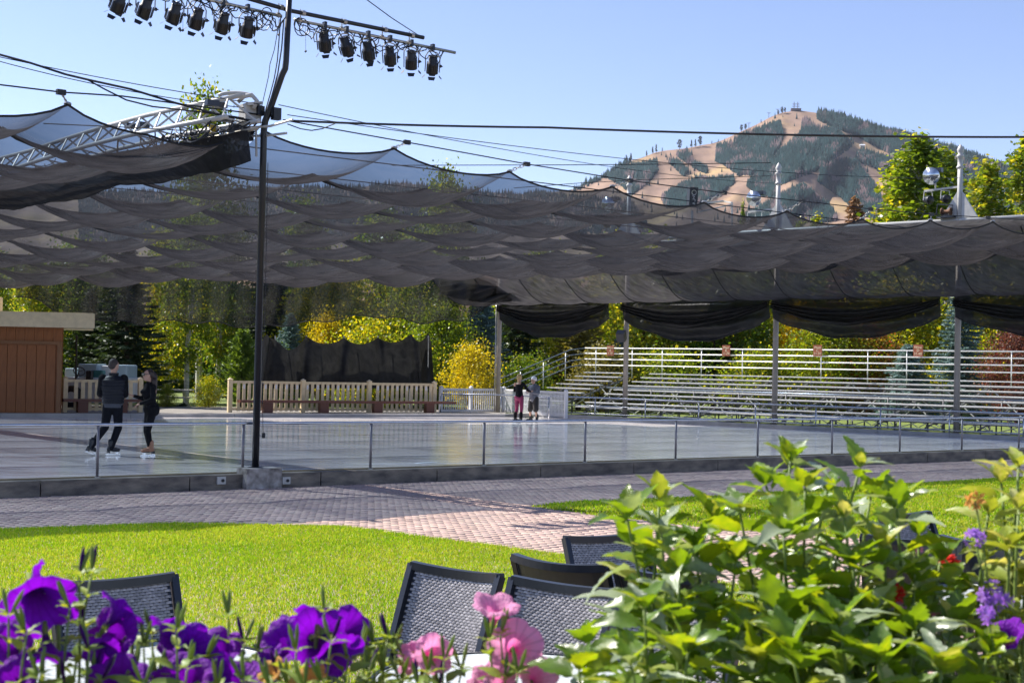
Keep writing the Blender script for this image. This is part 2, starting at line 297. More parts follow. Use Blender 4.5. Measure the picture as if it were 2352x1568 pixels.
# brick paving
mPav = bpy.data.materials.new('brick_pavers'); mPav.use_nodes = True
def pav():
    t = mPav.node_tree; N = t.nodes; L = t.links; p = N['Principled BSDF']; p.inputs['Roughness'].default_value = .8
    g = N.new('ShaderNodeNewGeometry'); oi = N.new('ShaderNodeObjectInfo'); ad = N.new('ShaderNodeMath'); ad.operation = 'ADD'; L.new(g.outputs['Random Per Island'], ad.inputs[0]); L.new(oi.outputs['Random'], ad.inputs[1])
    fr = N.new('ShaderNodeMath'); fr.operation = 'FRACT'; L.new(ad.outputs[0], fr.inputs[0])
    r = N.new('ShaderNodeValToRGB'); L.new(fr.outputs[0], r.inputs[0]); E = r.color_ramp.elements
    E[0].color = (.36,.255,.225,1); E[1].color = (.44,.34,.29,1)
    for q, c in ((.25,(.41,.285,.24,1)),(.5,(.385,.28,.25,1)),(.75,(.43,.305,.255,1))): e = E.new(q); e.color = c
    tc = N.new('ShaderNodeTexCoord'); n = N.new('ShaderNodeTexNoise'); n.inputs['Scale'].default_value = 30; L.new(g.outputs['Position'], n.inputs[0])
    mx = N.new('ShaderNodeMix'); mx.data_type = 'RGBA'; mx.blend_type = 'MULTIPLY'; mx.inputs[0].default_value = .35; L.new(r.outputs[0], mx.inputs[6]); L.new(n.outputs['Color'], mx.inputs[7]); 
    n2 = N.new('ShaderNodeTexNoise'); n2.inputs['Scale'].default_value = .5; L.new(g.outputs['Position'], n2.inputs[0]); mr = N.new('ShaderNodeMapRange'); L.new(n2.outputs['Fac'], mr.inputs[0]); mr.inputs[3].default_value = .95; mr.inputs[4].default_value = 1.5
    vm = N.new('ShaderNodeVectorMath'); vm.operation = 'SCALE'; L.new(mx.outputs[2], vm.inputs[0]); L.new(mr.outputs[0], vm.inputs['Scale']); L.new(vm.outputs[0], p.inputs['Base Color'])
    b = N.new('ShaderNodeBump'); b.inputs['Strength'].default_value = .5; b.inputs['Distance'].default_value = .006; L.new(n.outputs['Fac'], b.inputs['Height']); L.new(b.outputs[0], p.inputs['Normal'])
pav()
mSand = M('joint_sand', (.33,.25,.21), .95)
pv = B().poly([ne(-14,-.25,0),ne(33,-.25,0),ne(34,-20,0),ne(-4,-20,0)], ZG-.05, ZG-.011)
pv.v = [(x,y,z) for x,y,z in pv.v]
pave = pv.build('brick_paving', mSand, kind='structure')
ll = [(p.x,p.y) for p in left_lawn]; rl = [(p.x,p.y) for p in right_lawn]
L0, W0 = .205, .103
PC, PS = math.cos(.10), math.sin(.10)
ka, kb = np.meshgrid(np.arange(-20, 24, L0), np.arange(3, 42, W0)); row = np.arange(ka.shape[0])[:,None]
ka = ka + (row % 2)*L0/2; ka, kb = ka.ravel(), kb.ravel()
bx = ka*PC-kb*PS+2; by = ka*PS+kb*PC
ok = ((bx-N0.x)*E1.y-(by-N0.y)*E1.x > .32) & ~inpoly(bx,by,ll) & ~inpoly(bx,by,rl) & (by > 5.2) & (bx/by > -.42) & (bx/by < .46)
bx, by = bx[ok], by[ok]
jit = rng.uniform(-.0025,.0025,len(bx)); tilt = rng.uniform(-.0025,.0025,(len(bx),2)); rz = .10+rng.uniform(-.012,.012,len(bx))
o = np.argsort(by); near_i = o[:299]; rest = o[299:]
hx, hy = (L0-.006)/2, (W0-.006)/2
corn = np.array([[-1,-1],[1,-1],[1,1],[-1,1]])
def bricks(ix):
    V = np.zeros((len(ix),8,3)); c, s = np.cos(rz[ix]), np.sin(rz[ix])
    for k in range(8):
        cx, cy = corn[k%4]; ch = 0 if k < 4 else .004
        lx, ly = cx*(hx-ch), cy*(hy-ch)
        V[:,k,0] = bx[ix]+lx*c-ly*s; V[:,k,1] = by[ix]+lx*s+ly*c
        V[:,k,2] = ZG+jit[ix]+(tilt[ix,0]*cx+tilt[ix,1]*cy) + (0 if k >= 4 else -.02)
    fq = np.array([[4,5,6,7],[0,1,5,4],[1,2,6,5],[2,3,7,6],[3,0,4,7]])
    Fq = (np.arange(len(ix))[:,None,None]*8+fq[None]).reshape(-1,4)
    return V.reshape(-1,3), Fq
link('brick_field', npmesh('brick_field', *bricks(rest), mPav), pave, kind='stuff')
bm1 = B(); ch = .004
bm1.add([(cx*hx,cy*hy,-.03) for cx,cy in corn]+[(cx*hx,cy*hy,-.004) for cx,cy in corn]+[(cx*(hx-ch),cy*(hy-ch),0) for cx,cy in corn],
        [(8,9,10,11)]+[(i,(i+1)%4,4+(i+1)%4,4+i) for i in range(4)]+[(4+i,4+(i+1)%4,8+(i+1)%4,8+i) for i in range(4)])
bme = bm1.mesh('brick', mPav)
for i in near_i:
    q = link('brick', bme, pave, loc=(bx[i],by[i],ZG+jit[i])); q.rotation_euler = (tilt[i,1]*2, tilt[i,0]*2, rz[i])
# grass blades
mGrass = leafmat('grass_blades', (.080,.185,.003), (.21,.35,.006), trans=.5, rough=.45, scale=.45, tint=(1.5,1.6,.5), c3=(.38,.38,.06), spec=.3)
def grass(name, poly, n, hgt, wid, ymin, ymax, wy):
    xs = [p[0] for p in poly]
    x = rng.uniform(max(min(xs),-8), min(max(xs),17), n*6); y = ymin+(ymax-ymin)*rng.uniform(0,1,n*6)**wy
    k = inpoly(x,y,poly) & (np.abs(x/y) < .40); x, y = x[k][:n], y[k][:n]; n = len(x); x = x+rng.normal(size=n)*.022; y = y+rng.normal(size=n)*.03
    a = rng.uniform(0,2*PI,n); ln = rng.uniform(.2,1.0,n)*hgt*.7; la = rng.uniform(0,2*PI,n); h = hgt*rng.uniform(.45,1.1,n); ww = wid*rng.uniform(.7,1.3,n)*(.6+y/14)
    V = np.zeros((n,3,3)); V[:,0,0]=x-np.cos(a)*ww; V[:,0,1]=y-np.sin(a)*ww; V[:,1,0]=x+np.cos(a)*ww; V[:,1,1]=y+np.sin(a)*ww
    V[:,:2,2] = ZG-.015; V[:,2,0]=x+np.cos(la)*ln; V[:,2,1]=y+np.sin(la)*ln; V[:,2,2]=ZG-.01+h
    return link(name, npmesh(name, V.reshape(-1,3), np.arange(n*3).reshape(-1,3), mGrass), kind='stuff', label='short sunlit lawn grass '+('in front of the brick paving' if 'near' in name else 'beyond the brick path on the right'))
grass('grass_near', ll, 330000, .036, .0035, 5.5, 18.6, .85)
grass('grass_right', rl, 90000, .045, .006, 15, 31, 1.0)
# ------------------------------------------------------------ railing on the near curb
rail = thing('rink_railing', 'stainless steel railing with single top tube on the near curb', 'railing', loc=tuple(ne(5,0,0)))
mTop = M('brushed_steel', (.60,.62,.66), .22, .95, .1, 5)
rp = [224,572,873,1141,1378,1587,1775,1938,2087,2223,2340]
RH = .87
avs = [(vert(u,1050,N0,E1)-N0).dot(E1) for u in rp]; stepa = (avs[-1]-avs[0])/10
A0 = avs[0]
B().tube([ne(A0+stepa*(i-4),0,RH) for i in range(0,18)], .026, 10).build('top_rail', mTop, rail, True)
postm = B().tube([(0,0,.02),(0,0,RH-.02)], .024, 8).mesh('post', M('dull_steel_post',(.24,.22,.23),.42,.5,.15,6), True)
basem = B().lathe([(.05,0),(.05,.012),(.026,.018)], (0,0,.036), 10).mesh('base_plate', mSilver)
for i in range(-3,14):
    p = ne(A0+stepa*i, 0, 0); q = link('post', postm, rail); q.location = p
    r = link('base_plate', basem, q)
# railing on the far side of the rink: polyline, top tube and two lower tubes
frail = thing('bleacher_railing', 'galvanised railing with three tubes along the far side of the ice', 'railing', loc=tuple(fe(5,0,0)))
fp = [on(1012,952,0), on(1150,954,0), on(1260,961,0)]; fp = [Vector((p.x,p.y-.1,0)) for p in fp] + [fe(b,.1,0) for b in (-2.2,0,2.4,4.8,7.2,9.6,12.0,14.4,16.8)]
for z, r, nm in ((.82,.03,'top_rail'),(.50,.02,'lower_rail'),(.20,.02,'lower_rail')):
    B().tube([p+Vector((0,0,z)) for p in (fp if nm=='top_rail' else fp[3:])], r, 8).build(nm, mTop, frail, True)
for p in fp: B().tube([p+Vector((0,0,-.05)), p+Vector((0,0,.8))], .024, 8).build('post', mTop, frail, True)
# ------------------------------------------------------------ bleachers
def bleacher(label, b0, b1, open_left):
    t = thing('bleacher', label, 'bleacher', 'aluminium bleachers facing the ice', loc=tuple(fe((b0+b1)/2,3.5,0)))
    rows = 9
    for k in range(rows):
        n = 1.1+.62*k; z = .42+.17*k
        lo, hi = b0, b1
        pl = B(); pl.bar(fe(lo,n,z), fe(hi,n,z), .24, .04); pl.build('seat_plank', mAlu, t)
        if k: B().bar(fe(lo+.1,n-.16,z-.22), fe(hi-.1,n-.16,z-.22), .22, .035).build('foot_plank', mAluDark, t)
    b = b0+.5; nf = 0
    while b < b1 and nf < 16:
        f = B()
        f.bar(fe(b,.9,.2), fe(b,1.1+.62*8.3,1.62), .05, .05); f.bar(fe(b,.9,.02), fe(b,6.3,.02), .05,.05)
        for k in range(0,9):
            n = 1.1+.62*k; z = .42+.17*k
            f.bar(fe(b,n-.2,z-.26), fe(b,n+.1,z-.26), .04, .04); f.bar(fe(b,n,z-.3), fe(b,n,z-.02), .04,.04)
            if k % 2 == 0: f.bar(fe(b,n,.02), fe(b,n,z-.2), .045,.045)
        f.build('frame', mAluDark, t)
        x = B(); bb = min(b+1.75, b1-.1)
        for n, z in ((2.4,.62),(4.2,1.1),(5.9,1.6)):
            x.bar(fe(b,n,.1), fe(bb,n,z), .03,.03); x.bar(fe(bb,n,.1), fe(b,n,z), .03,.03)
        x.build('cross_brace', mAlu, t)
        b += 1.8; nf += 1
    return t
LB = -5.3
bl = bleacher('short aluminium bleacher with an open left end behind the white fence', LB, -2.9, True)
br = bleacher('long aluminium bleacher running off to the right behind the grey railing', -1.7, 19.5, False)
# back rails over both
gr = thing('bleacher_back_rail', 'galvanised guard rail of four tubes along the top of the bleachers', 'guard rail', loc=tuple(fe(5,6.4,0)))
zr = (2.86,2.62,2.37,2.11)
for z in zr: B().tube([fe(LB-.3,6.4,z), fe(20,6.4,z)], .024, 7).build('rail', mAlu, gr, True)
b = LB+.3; i = 0
while b < 20: B().tube([fe(b,6.45,1.55), fe(b,6.45,2.86)], .022, 6).build('post', mAlu, gr, True); b += (2.0,1.6,2.0)[i%3]; i += 1
for z in zr:                            # end rail stepping down to the left
    B().tube([fe(LB-.3,6.4,z), fe(LB-.5,6.0-.4,z-.1), fe(LB-.6,1.0,z-1.45)], .022, 7).build('end_rail', M('blue_grey_tube',(.2,.24,.27),.4,.5), gr, True)
for n in (5.4,3.9,2.4,1.0): B().tube([fe(LB-.58,n,2.9-.29*(6.0-n)-.12), fe(LB-.58,n,2.9-.29*(6.0-n)-1.25)], .022,6).build('end_post', mAlu, gr, True)
# front half guard line in the middle of the stand: blue-grey walkway rail
mg = thing('walkway_rail', 'dark blue grey tube rail halfway down the long bleacher', 'rail', loc=tuple(fe(7,2.6,0)))
B().tube([fe(-1.7,3.0,1.18), fe(19.5,3.0,1.18)], .03, 7).build('rail', M('shaded_tube',(.12,.15,.2),.35,.7), mg, True)
for k in range(11): B().tube([fe(-1.5+2.05*k,3.0,.05), fe(-1.5+2.05*k,3.0,1.16)], .02, 6).build('post', mAluDark, mg, True)
# section signs
mSign = M('brown_sign', (.30,.09,.045), .6); mPaint = M('cream_lettering', (.75,.62,.42), .6)
def text(body, size, parent, M4, mat, ext=.003):
    c = bpy.data.curves.new('lettering', 'FONT'); c.body = body; c.size = size; c.align_x = 'CENTER'; c.align_y = 'CENTER'; c.extrude = ext; c.space_line = .85
    o = bpy.data.objects.new('lettering', c); COL.objects.link(o); bpy.context.view_layer.update()
    me = bpy.data.meshes.new_from_object(o.evaluated_get(bpy.context.evaluated_depsgraph_get())); bpy.data.objects.remove(o)
    me.transform(M4); me.materials.clear(); me.materials.append(mat); me.name = 'lettering'
    return link('lettering', me, parent)
for (u, let, nums, where) in [(1402,'A','1-10','behind the second roof pole, mostly hidden'),(1668,'B','11-20','left of the middle roof pole'),(1878,'C','21-30','right of the middle roof pole'),(2109,'D','31-40','nearest the right roof pole')]:
    p = vert(u, 805, fe(0,6.33,0), E3)
    t = thing('section_sign', f'brown section sign {let} {nums} on the guard rail, {where}', 'sign', 'brown section signs on the bleacher rail', loc=tuple(p))
    B().box(p, (.38,.02,.44), E3).build('board', mSign, t)
    R = Matrix((( E3.x,0,-N3.x,p.x-N3.x*.014),(E3.y,0,-N3.y,p.y-N3.y*.014),(0,1,0,p.z),(0,0,0,1)))
    text(f'West\n{let}\n{nums}', .14, t, R, mPaint)
# ------------------------------------------------------------ white picket fence (far right of the benches)
def picket(p0, p1, h, label, mat, slat, gap, posts, name='picket_fence', cat='fence', bench=None, tags=False, rail_w=.05, pc=.12, thick=.025, capball=False, grp=None):
    t = thing(name, label, cat, grp, loc=tuple((p0+p1)/2)); d = (p1-p0); L = d.length; d.normalize(); n = Vector((d.y,-d.x,0)); z0 = p0.z
    for f in posts:
        c = p0.lerp(p1, f); P = B().box(c+Vector((0,0,(h+.04)/2)), (pc,pc,h+.04), d).build('post', mat, t)
        q = B().add([c+d*(i*pc*.6)+n*(j*pc*.6)+Vector((0,0,h+.042)) for i,j in ((-1,-1),(1,-1),(1,1),(-1,1))]+[c+Vector((0,0,h+.11))], [(0,1,4),(1,2,4),(2,3,4),(3,0,4),(3,2,1,0)])
        q.build('post_cap', mat, P)
    for z in (.12, h-.05):
        for i in range(len(posts)-1):
            a, b = p0.lerp(p1,posts[i])+d*(pc/2), p0.lerp(p1,posts[i+1])-d*(pc/2)
            B().bar(a+Vector((0,0,z)), b+Vector((0,0,z)), rail_w, .09).build('fence_rail', mat, t)
    sm = B().box((0,0,0), (slat,thick,h-.1)).mesh('slat', mat); tm = B().box((0,0,0),(slat*.62,.006,.16)).mesh('number_tag', mWhiteP) if tags else None
    k = int(L/gap); cnt = 0; ang = math.atan2(d.y,d.x)
    for i in range(k):
        s = (i+.5)/k
        if any(abs(s-f)*L < pc*.5+slat*.5 for f in posts): continue
        c = p0.lerp(p1, s)+Vector((0,0,h/2))+n*(rail_w/2+thick/2+.003)
        q = link('slat', sm, t, loc=None); q.location = c - Vector((0,0,0)); q.rotation_euler = (0,0,ang)
        if tags and i % 2 == 0:
            g = link('number_tag', tm, q, loc=(0,-thick/2-.006,h*.5-.21))
        cnt += 1
    return t
p0, p1, p2 = on(1012,949.5,.02), on(1148,949,.02), on(1299,960.5,.02)
picket(p0,p1,1.02,'white vinyl picket fence panel pair next to the cream slatted fence',mWhiteP,.035,.105,(0,.5,1),grp='white vinyl fences by the far corner')
picket(p1+Vector((.15,0,0)),p2,1.02,'white vinyl picket fence in front of the open end of the bleachers',mWhiteP,.035,.105,(0,1),grp='white vinyl fences by the far corner')
# cream slatted fences with benches
mShadow = mBench
c0, c1 = on(527,946.5,.085), on(1003,948,.085)
f1 = picket(c0,c1,1.15,'long cream slatted fence with paper number tags behind the bench',mCream,.115,.20,(0,.335,.655,.985),tags=True,pc=.15,grp='cream slatted fences beyond the ice')
d0, d1 = on(148,946.5,.085), on(321,946.5,.085)
f2 = picket(d0,d1,1.12,'short cream slatted fence between the brown building and the aspens',mCream,.13,.225,(0,1),pc=.15,grp='cream slatted fences beyond the ice')
def bench(a, b, label):
    t = thing('bench', label, 'bench', 'dark red benches along the cream fences', loc=tuple((a+b)/2)); d = (b-a).normalized(); L = (b-a).length
    n = Vector((d.y,-d.x,0)); o = n*.42
    B().bar(a+o+Vector((0,0,.42)), b+o+Vector((0,0,.42)), .36, .09).build('seat', mBench, t)
    k = max(2, round(L/2.0))
    for i in range(k):
        c = a.lerp(b, (i+.5)/k)+o; B().box(c+Vector((0,0,.185)), (.34,.26,.37), d).build('leg', mBench, t)
bench(c0+Vector((.2,0,0)), c1+Vector((.5,0,0)), 'long dark red wooden bench in front of the tagged cream fence')
bench(d0+Vector((-.2,0,0)), d1+Vector((-.1,0,0)), 'short dark red wooden bench behind the two nearer skaters')
# ------------------------------------------------------------ brown building on the left
YB = 46.9
bd = thing('ticket_building', 'low brown board building with a wide cream roof fascia at the left edge', 'building', loc=(-15,YB+2,.085))
zb = .085
xr = at(140,900,YB).x; xl = -24
B().poly([(xl,YB+.1,0),(xr,YB+.1,0),(xr*1.14-.2,YB+6,0),(xl,YB+6,0)], .1, 3.05).build('wall', mBrown, bd)
x = xr-.12; 
bw = B().box((0,0,0),(.30,.03,.62)).mesh('board', mBrown)
for i in range(16):
    link('board', bw, bd).location = (xr-.18-.31*i, YB+.08, 2.66)
xd = at(128,900,YB).x
door = B().box((xd-3.0, YB+.10, 1.22), (6.0,.06,2.27)).build('door', mBrown, bd)
pl_ = B().box((0,0,0),(.30,.03,2.2)).mesh('door_board', mBrown)
for i in range(13): link('door_board', pl_, door).location = (xd-.2-.32*i, YB+.05, 1.22)
tr = B(); tr.box((xd+.09,YB+.03,1.27),(.13,.1,2.4)); tr.box((xd-3,YB+.028,2.41),(6.2,.12,.1)); tr.build('door_frame', M('door_trim',(.26,.12,.05),.5), bd)
xe = at(222,740,YB-1.2).x
rf = B(); rf.poly([(xl,YB-1.4,0),(xe-.06,YB-1.4,0),(xe*1.15-.4,YB+6.6,0),(xl,YB+6.6,0)], 2.98, 3.38); rf.build('roof', mCream, bd)
fz = B(); fz.box(((xl+xe)/2, YB-1.44, 3.12), (xe-xl, .05, .46)); fz.box(((xl+xe)/2, YB-1.47, 3.28), (xe-xl, .03, .16)); fz.build('fascia', mCream, bd)
B().box(((xl+at(5,700,YB).x-1.6)/2, YB+2, 3.75), (at(5,700,YB).x-1.6-xl, 5, .62)).build('upper_fascia', mCream, bd)
# ============================================================ SHADE NET, POLES, CABLES
mNet = netmat('shade_net', (.038,.035,.037), .42, .6, .8, (.66,.83,1,1))
mNetL = netmat('shade_net_side', (.07,.066,.068), .13, 1.0)
mNetB = netmat('black_net', (.014,.014,.015), .06, .9)
mNetS = netmat('black_net_folded', (.03,.03,.03), .10, .9)
mTarp = netmat('black_tarp', (.018,.018,.017), .04, 1.0)
Q = 2.65
NEAR_U = [(913,341),(1189,397),(1437,432),(1640,468),(1833,486),(1990,503),(2137,505),(2270,507)]
NEAR_A = [2.75]; NEAR_Z = [5.87]
for _u,_v in NEAR_U:
    _p = vert(_u,_v,N0,E1); NEAR_A.append((_p-N0).dot(E1)); NEAR_Z.append(_p.z)
print('near nodes', [round(x,2) for x in NEAR_A], [round(x,2) for x in NEAR_Z])
def nodez(a, b):
    zn = float(np.interp(a, NEAR_A, NEAR_Z)); zi = 5.62 - .028*b + .026*min(b,22)*math.exp(-max(0,a-2.75)/3.2)
    k = math.exp(-b/1.1); far = max(0, min(1, (a-10)/14))
    return zn*k + (1-k)*(zi*(1-far)+ (zn-.12-.01*b)*far)
def leftz(a, b): return 5.87+.012*b-.12*(1-math.exp(-b/1.5))-(.30*math.exp(-b/3) if a > .7 else 0)*min(1,(a-.7)/1.2)
def backlimit(x): return 55.2 + (x+6.5)*.55 if x < 0 else 58.8
def canopy(name, label, a0, na, nb, cutb=None, A=.21, Bs=.35, nodez=nodez):
    t = thing(name, label, 'shade net', 'black shade nets over the rink', loc=tuple(ne(a0,0,ZG)))
    for j in range(nb):
        P = B(); R = B(); S = 8
        used = False
        for i in range(na):
            ca, cbb = a0+(i+.5)*Q, (j+.5)*Q; c = ne(ca, cbb, 0)
            far = (c-F0).dot(N3)
            if c.y > min(50.8+.12*(c.x+6), 57) or far > -.4 or c.x < -40: continue
            used = True
            amp = 1
            def fn(u, v, i=i, j=j, amp=amp):
                a, b = a0+(i+u)*Q, (j+v)*Q; amp = 1+.28*math.sin(a*.87+b*.45)+.15*math.sin(a*.31-b*.8)
                z = nodez(a,b) - A*(4*u*(1-u))**.85 - Bs*amp*(4*v*(1-v))**.9*(.45+.55*4*u*(1-u))
                p = ne(a, b, z)
                wz = mnoise.noise(Vector((a*1.2, b*2.4, 3)))*.02 + mnoise.noise(Vector((a*2.6+b, b*5, 9)))*.007
                e = 16*u*(1-u)*v*(1-v)
                p.z += wz*min(1,e+.15); return p
            P.grid(fn, 14, 12)
            R.tube([fn(k/10, 0) + Vector((0,0,-.015)) for k in range(11)], .042 if j else .02, 5)
        if used:
            q = P.build('net_row', mNet, t, True); R.build('seam_rope', mRope, q)
    return t
canopy('shade_net', 'huge scalloped grey shade net hung over the ice right of the dark pole', 2.75, 12, 16)
canopy('shade_net', 'separate peaked piece of shade net left of the white truss', -.64-Q*5.999, 7, 16, A=.32, Bs=.34, nodez=leftz)
# folded dark strip of net hanging under the truss
sa = -.0
TR0 = ne(2.3, -.3, 0); TD = E2
def tr(b, off, z): return ne(2.3-off, b, z)
st = B().grid(lambda u,v: tr(-.35+27.5*u, (-.95*v+.45)*min(1,.08+u*5)+.06*math.sin(u*40)*v, 5.76+.08*u - v*(.50+.05*math.sin(u*23)+.03*math.sin(u*51)) + .03*mnoise.noise(Vector((u*60,v*2,0)))), 150, 6)
tag(st.build('rolled_net', netmat('dense_net',(.014,.013,.013),.03,.8), None, True), 'dense dark strip of gathered net hanging along the underside of the truss', 'net strip')
# side net: bag from the far beam down to the pole tops on the right
def side(label, u0, u1):
    pass
sn = thing('side_net', 'grey net sagging in arcs from the white beam along the bleacher side', 'shade net', 'black shade nets over the rink', loc=tuple(fe(6,-.5,0)))
for i in range(13):
    b0 = -6.5+2.2*i
    def fn(u, v, b0=b0, i=i):
        b = b0+2.2*u; th = v*PI*.62
        zt = 5.75+.035*(b); zb_ = 4.55 + .0*b
        n = -2.6+2.6*v; z = zt - (zt-zb_)*(math.sin(v*PI/2)**1.2) - .16*math.sin(PI*v)*1.4 - .12*4*u*(1-u)*math.sin(PI*v)
        z += .03*mnoise.noise(Vector((b*2,v*5,i))) 
        return fe(b, n, z)
    q = sn_p = B().grid(fn, 10, 14).build('net_bay', mNetL, sn, True)
    B().tube([fn(0,k/12)+Vector((0,0,-.012)) for k in range(13)], .018, 5).build('seam_rope', mRope, q)
# upper return of that net up to the beam on the right
up_ = B().grid(lambda u,v: fe(4+18*u, -2.4+2.2*v+.1*math.sin(u*40)*v*(1-v), 5.9+.035*(4+18*u)*(1-v) + (6.88-5.9)*v - .35*math.sin(PI*v)), 80, 8)
up_.build('net_upper_edge', mNetL, sn, True)
# black swags tied between the poles
def swag(p, q, ztop, drop, label, ext=0):
    t = thing('swag_net', label, 'net swag', 'black net swags between the roof poles', loc=((p.x+q.x)/2,(p.y+q.y)/2,0))
    d = (q-p); n = Vector((d.y,-d.x,0)).normalized()
    def fn(u, v):
        s = math.sin(PI*u)**.8; skew = .12*math.sin(2*PI*u)
        endh = .62+.25*abs(u-.5)*2
        z = ztop - v*(endh*(1-s)+drop*s) - .18*s*(1-v)
        fold = .10*math.sin(v*16+3*s)*s + .05*math.sin(u*50+v*4)*(1-s)
        return p.lerp(q, u) + n*(fold+.25*s*math.sin(PI*v)) + Vector((0,0,z+.03*math.sin(u*23+v*9)*v))
    a = B().grid(fn, 60, 34).build('net', mNetB, t, True)
    def fn2(u, v):
        s = math.sin(PI*u)**.9; c = fn(u, .30+.28*v+.1*s*v)
        return c + n*(.16+.08*math.sin(v*22+u*5)) + Vector((0,0,-.02))
    B().grid(fn2, 60, 22).build('fold', mNetS, t, True)
    B().tube([fn(k/50,1) for k in range(51)], .018, 5).build('hem', mRope, t)
pbase = [(1142.5,951),(1435,960),(1778,983),(2196,1004.6)]
pp = [fe((vert(u,v,fe(0,.3,0),E3)-F0).dot(E3), .3, 0) for u,v in pbase[1:]]
p1142 = on(1143,951,0); pp = [p1142]+pp
p5 = pp[3]+(pp[3]-pp[2])*1.1
def dd(p,q,f): return p.lerp(q,f)-N3*.25
ZT = 4.75
swag(dd(pp[0],pp[1],.03), dd(pp[0],pp[1],.9), ZT, 1.62, 'black net swag between the two leftmost roof poles, beside the gap')
swag(dd(pp[1],pp[2],.0), dd(pp[1],pp[2],.985), ZT-.02, 1.72, 'wide black net swag left of the middle roof pole')
swag(dd(pp[2],pp[3],.0), dd(pp[2],pp[3],.93), ZT-.03, 1.58, 'wide black net swag between the middle and right roof poles')
swag(dd(pp[3],p5,.0), dd(pp[3],p5,.95), ZT-.05, 1.58, 'black net swag cut by the right edge of the photo')
# translucent curtain along the back of the rink
cur = thing('back_curtain', 'long see-through black net curtain with a ragged hem above the far fence', 'net curtain', loc=(-8,51,0))
top = [(28,624),(300,640),(620,655),(900,648),(1050,642),(1140,668)]
hem = [(36,678),(95,694),(150,724),(250,735),(322,746),(360,738),(480,740),(575,752),(700,742),(850,724),(970,740),(1060,736),(1125,704),(1140,698)]
def interp(t, pts):
    xs = [p[0] for p in pts]; ys = [p[1] for p in pts]; return float(np.interp(t, xs, ys))
def cf(u, v):
    x = 30+1110*u; y = 50+6*u; vt = interp(x,top)-22; vb_ = interp(x,hem)+4*math.sin(x*.06)
    y += .35*mnoise.noise(Vector((x*.02, v*1.5, 2)))+.12*math.sin(x*.11+v*2)
    return at(x+ (8*v if u < .01 else 0), vt+(vb_-vt)*v, y)
B().grid(cf, 160, 18).build('net', netmat('curtain_net',(.022,.022,.02),.34,.5,.4), cur, True)
B().tube([cf(k/120,1) for k in range(121)], .02, 5).build('hem', mRope, cur)
# dark gathered bunch at its right end
B().grid(lambda u,v: at(1010+165*u, 645+ (30+10*math.sin(u*3))*v + 16*u, 56+.3*math.sin(v*9+u*14)), 40, 10).build('bunch', mNetS, cur, True)
# ------------------------------------------------------------ roof poles with flood lights
def finial_pole(base, ztop, label, full=True):
    t = thing('roof_pole', label, 'pole', 'beige roof poles along the bleachers', loc=tuple(base))
    r = .085
    B().tube([base+Vector((0,0,-.05)), base+Vector((0,0,6.4))], r*1.15, 10).build('shaft', mPole, t, True)
    if full:
        B().tube([base+Vector((0,0,6.402)), base+Vector((0,0,ztop-.3))], r*.95, 10).build('upper_shaft', mWhiteM, t, True)
        B().lathe([(.09,0),(.12,.03),(.12,.07),(.085,.1),(.085,.35),(.12,.38),(.12,.43),(.07,.47),(.10,.55),(.11,.62),(.06,.72),(.0,.80)], base+Vector((0,0,ztop-.75)), 12).build('finial', mWhiteM, t, True)
        g = B()
        for s in (-1,1):
            c = base+Vector((0,0,7.0)); h = s*E3
            g.add([c+h*.08-N3*.04, c+h*.62-N3*.04, c+h*.08-N3*.04+Vector((0,0,.85)), c+h*.08+N3*.04, c+h*.62+N3*.04, c+h*.08+N3*.04+Vector((0,0,.85))], [(0,1,2),(5,4,3),(0,3,4,1),(1,4,5,2),(2,5,3,0)])
        g.build('gusset', mWhiteM, t)
    return t
ztops = [7.0, 7.9, None, None]
poles = []
labs = ['beige roof pole nearest the cream fence','beige roof pole with a black speaker at mid height','beige roof pole left of the middle with a white finial top','tall beige roof pole farthest right with a white finial top']
for i, p in enumerate(pp):
    ut, vt = ((1143,500),(1437,405),(1780,376),(2198,334))[i]
    z = (at(ut,vt,p.y)).z
    poles.append(finial_pole(p, z, labs[i], i > 0))
# conduit on the first pole
B().tube([p1142+Vector((-.14,-.1,0)), p1142+Vector((-.14,-.1,4.6))], .03, 6).build('conduit', mSilver, poles[0], True)
# white beam along the bleacher side
bm_ = thing('roof_beam', 'white tubular beam on the roof poles along the bleacher side', 'beam', loc=tuple(fe(10,.3,6.4)))
B().tube([fe(-3,.3,6.92), fe(22,.3,6.92)], .085, 10).build('tube', mWhiteM, bm_, True)
B().tube([fe(-3,.05,6.74), fe(22,.05,6.74)], .03, 6).build('lower_tube', mWhiteM, bm_, True)
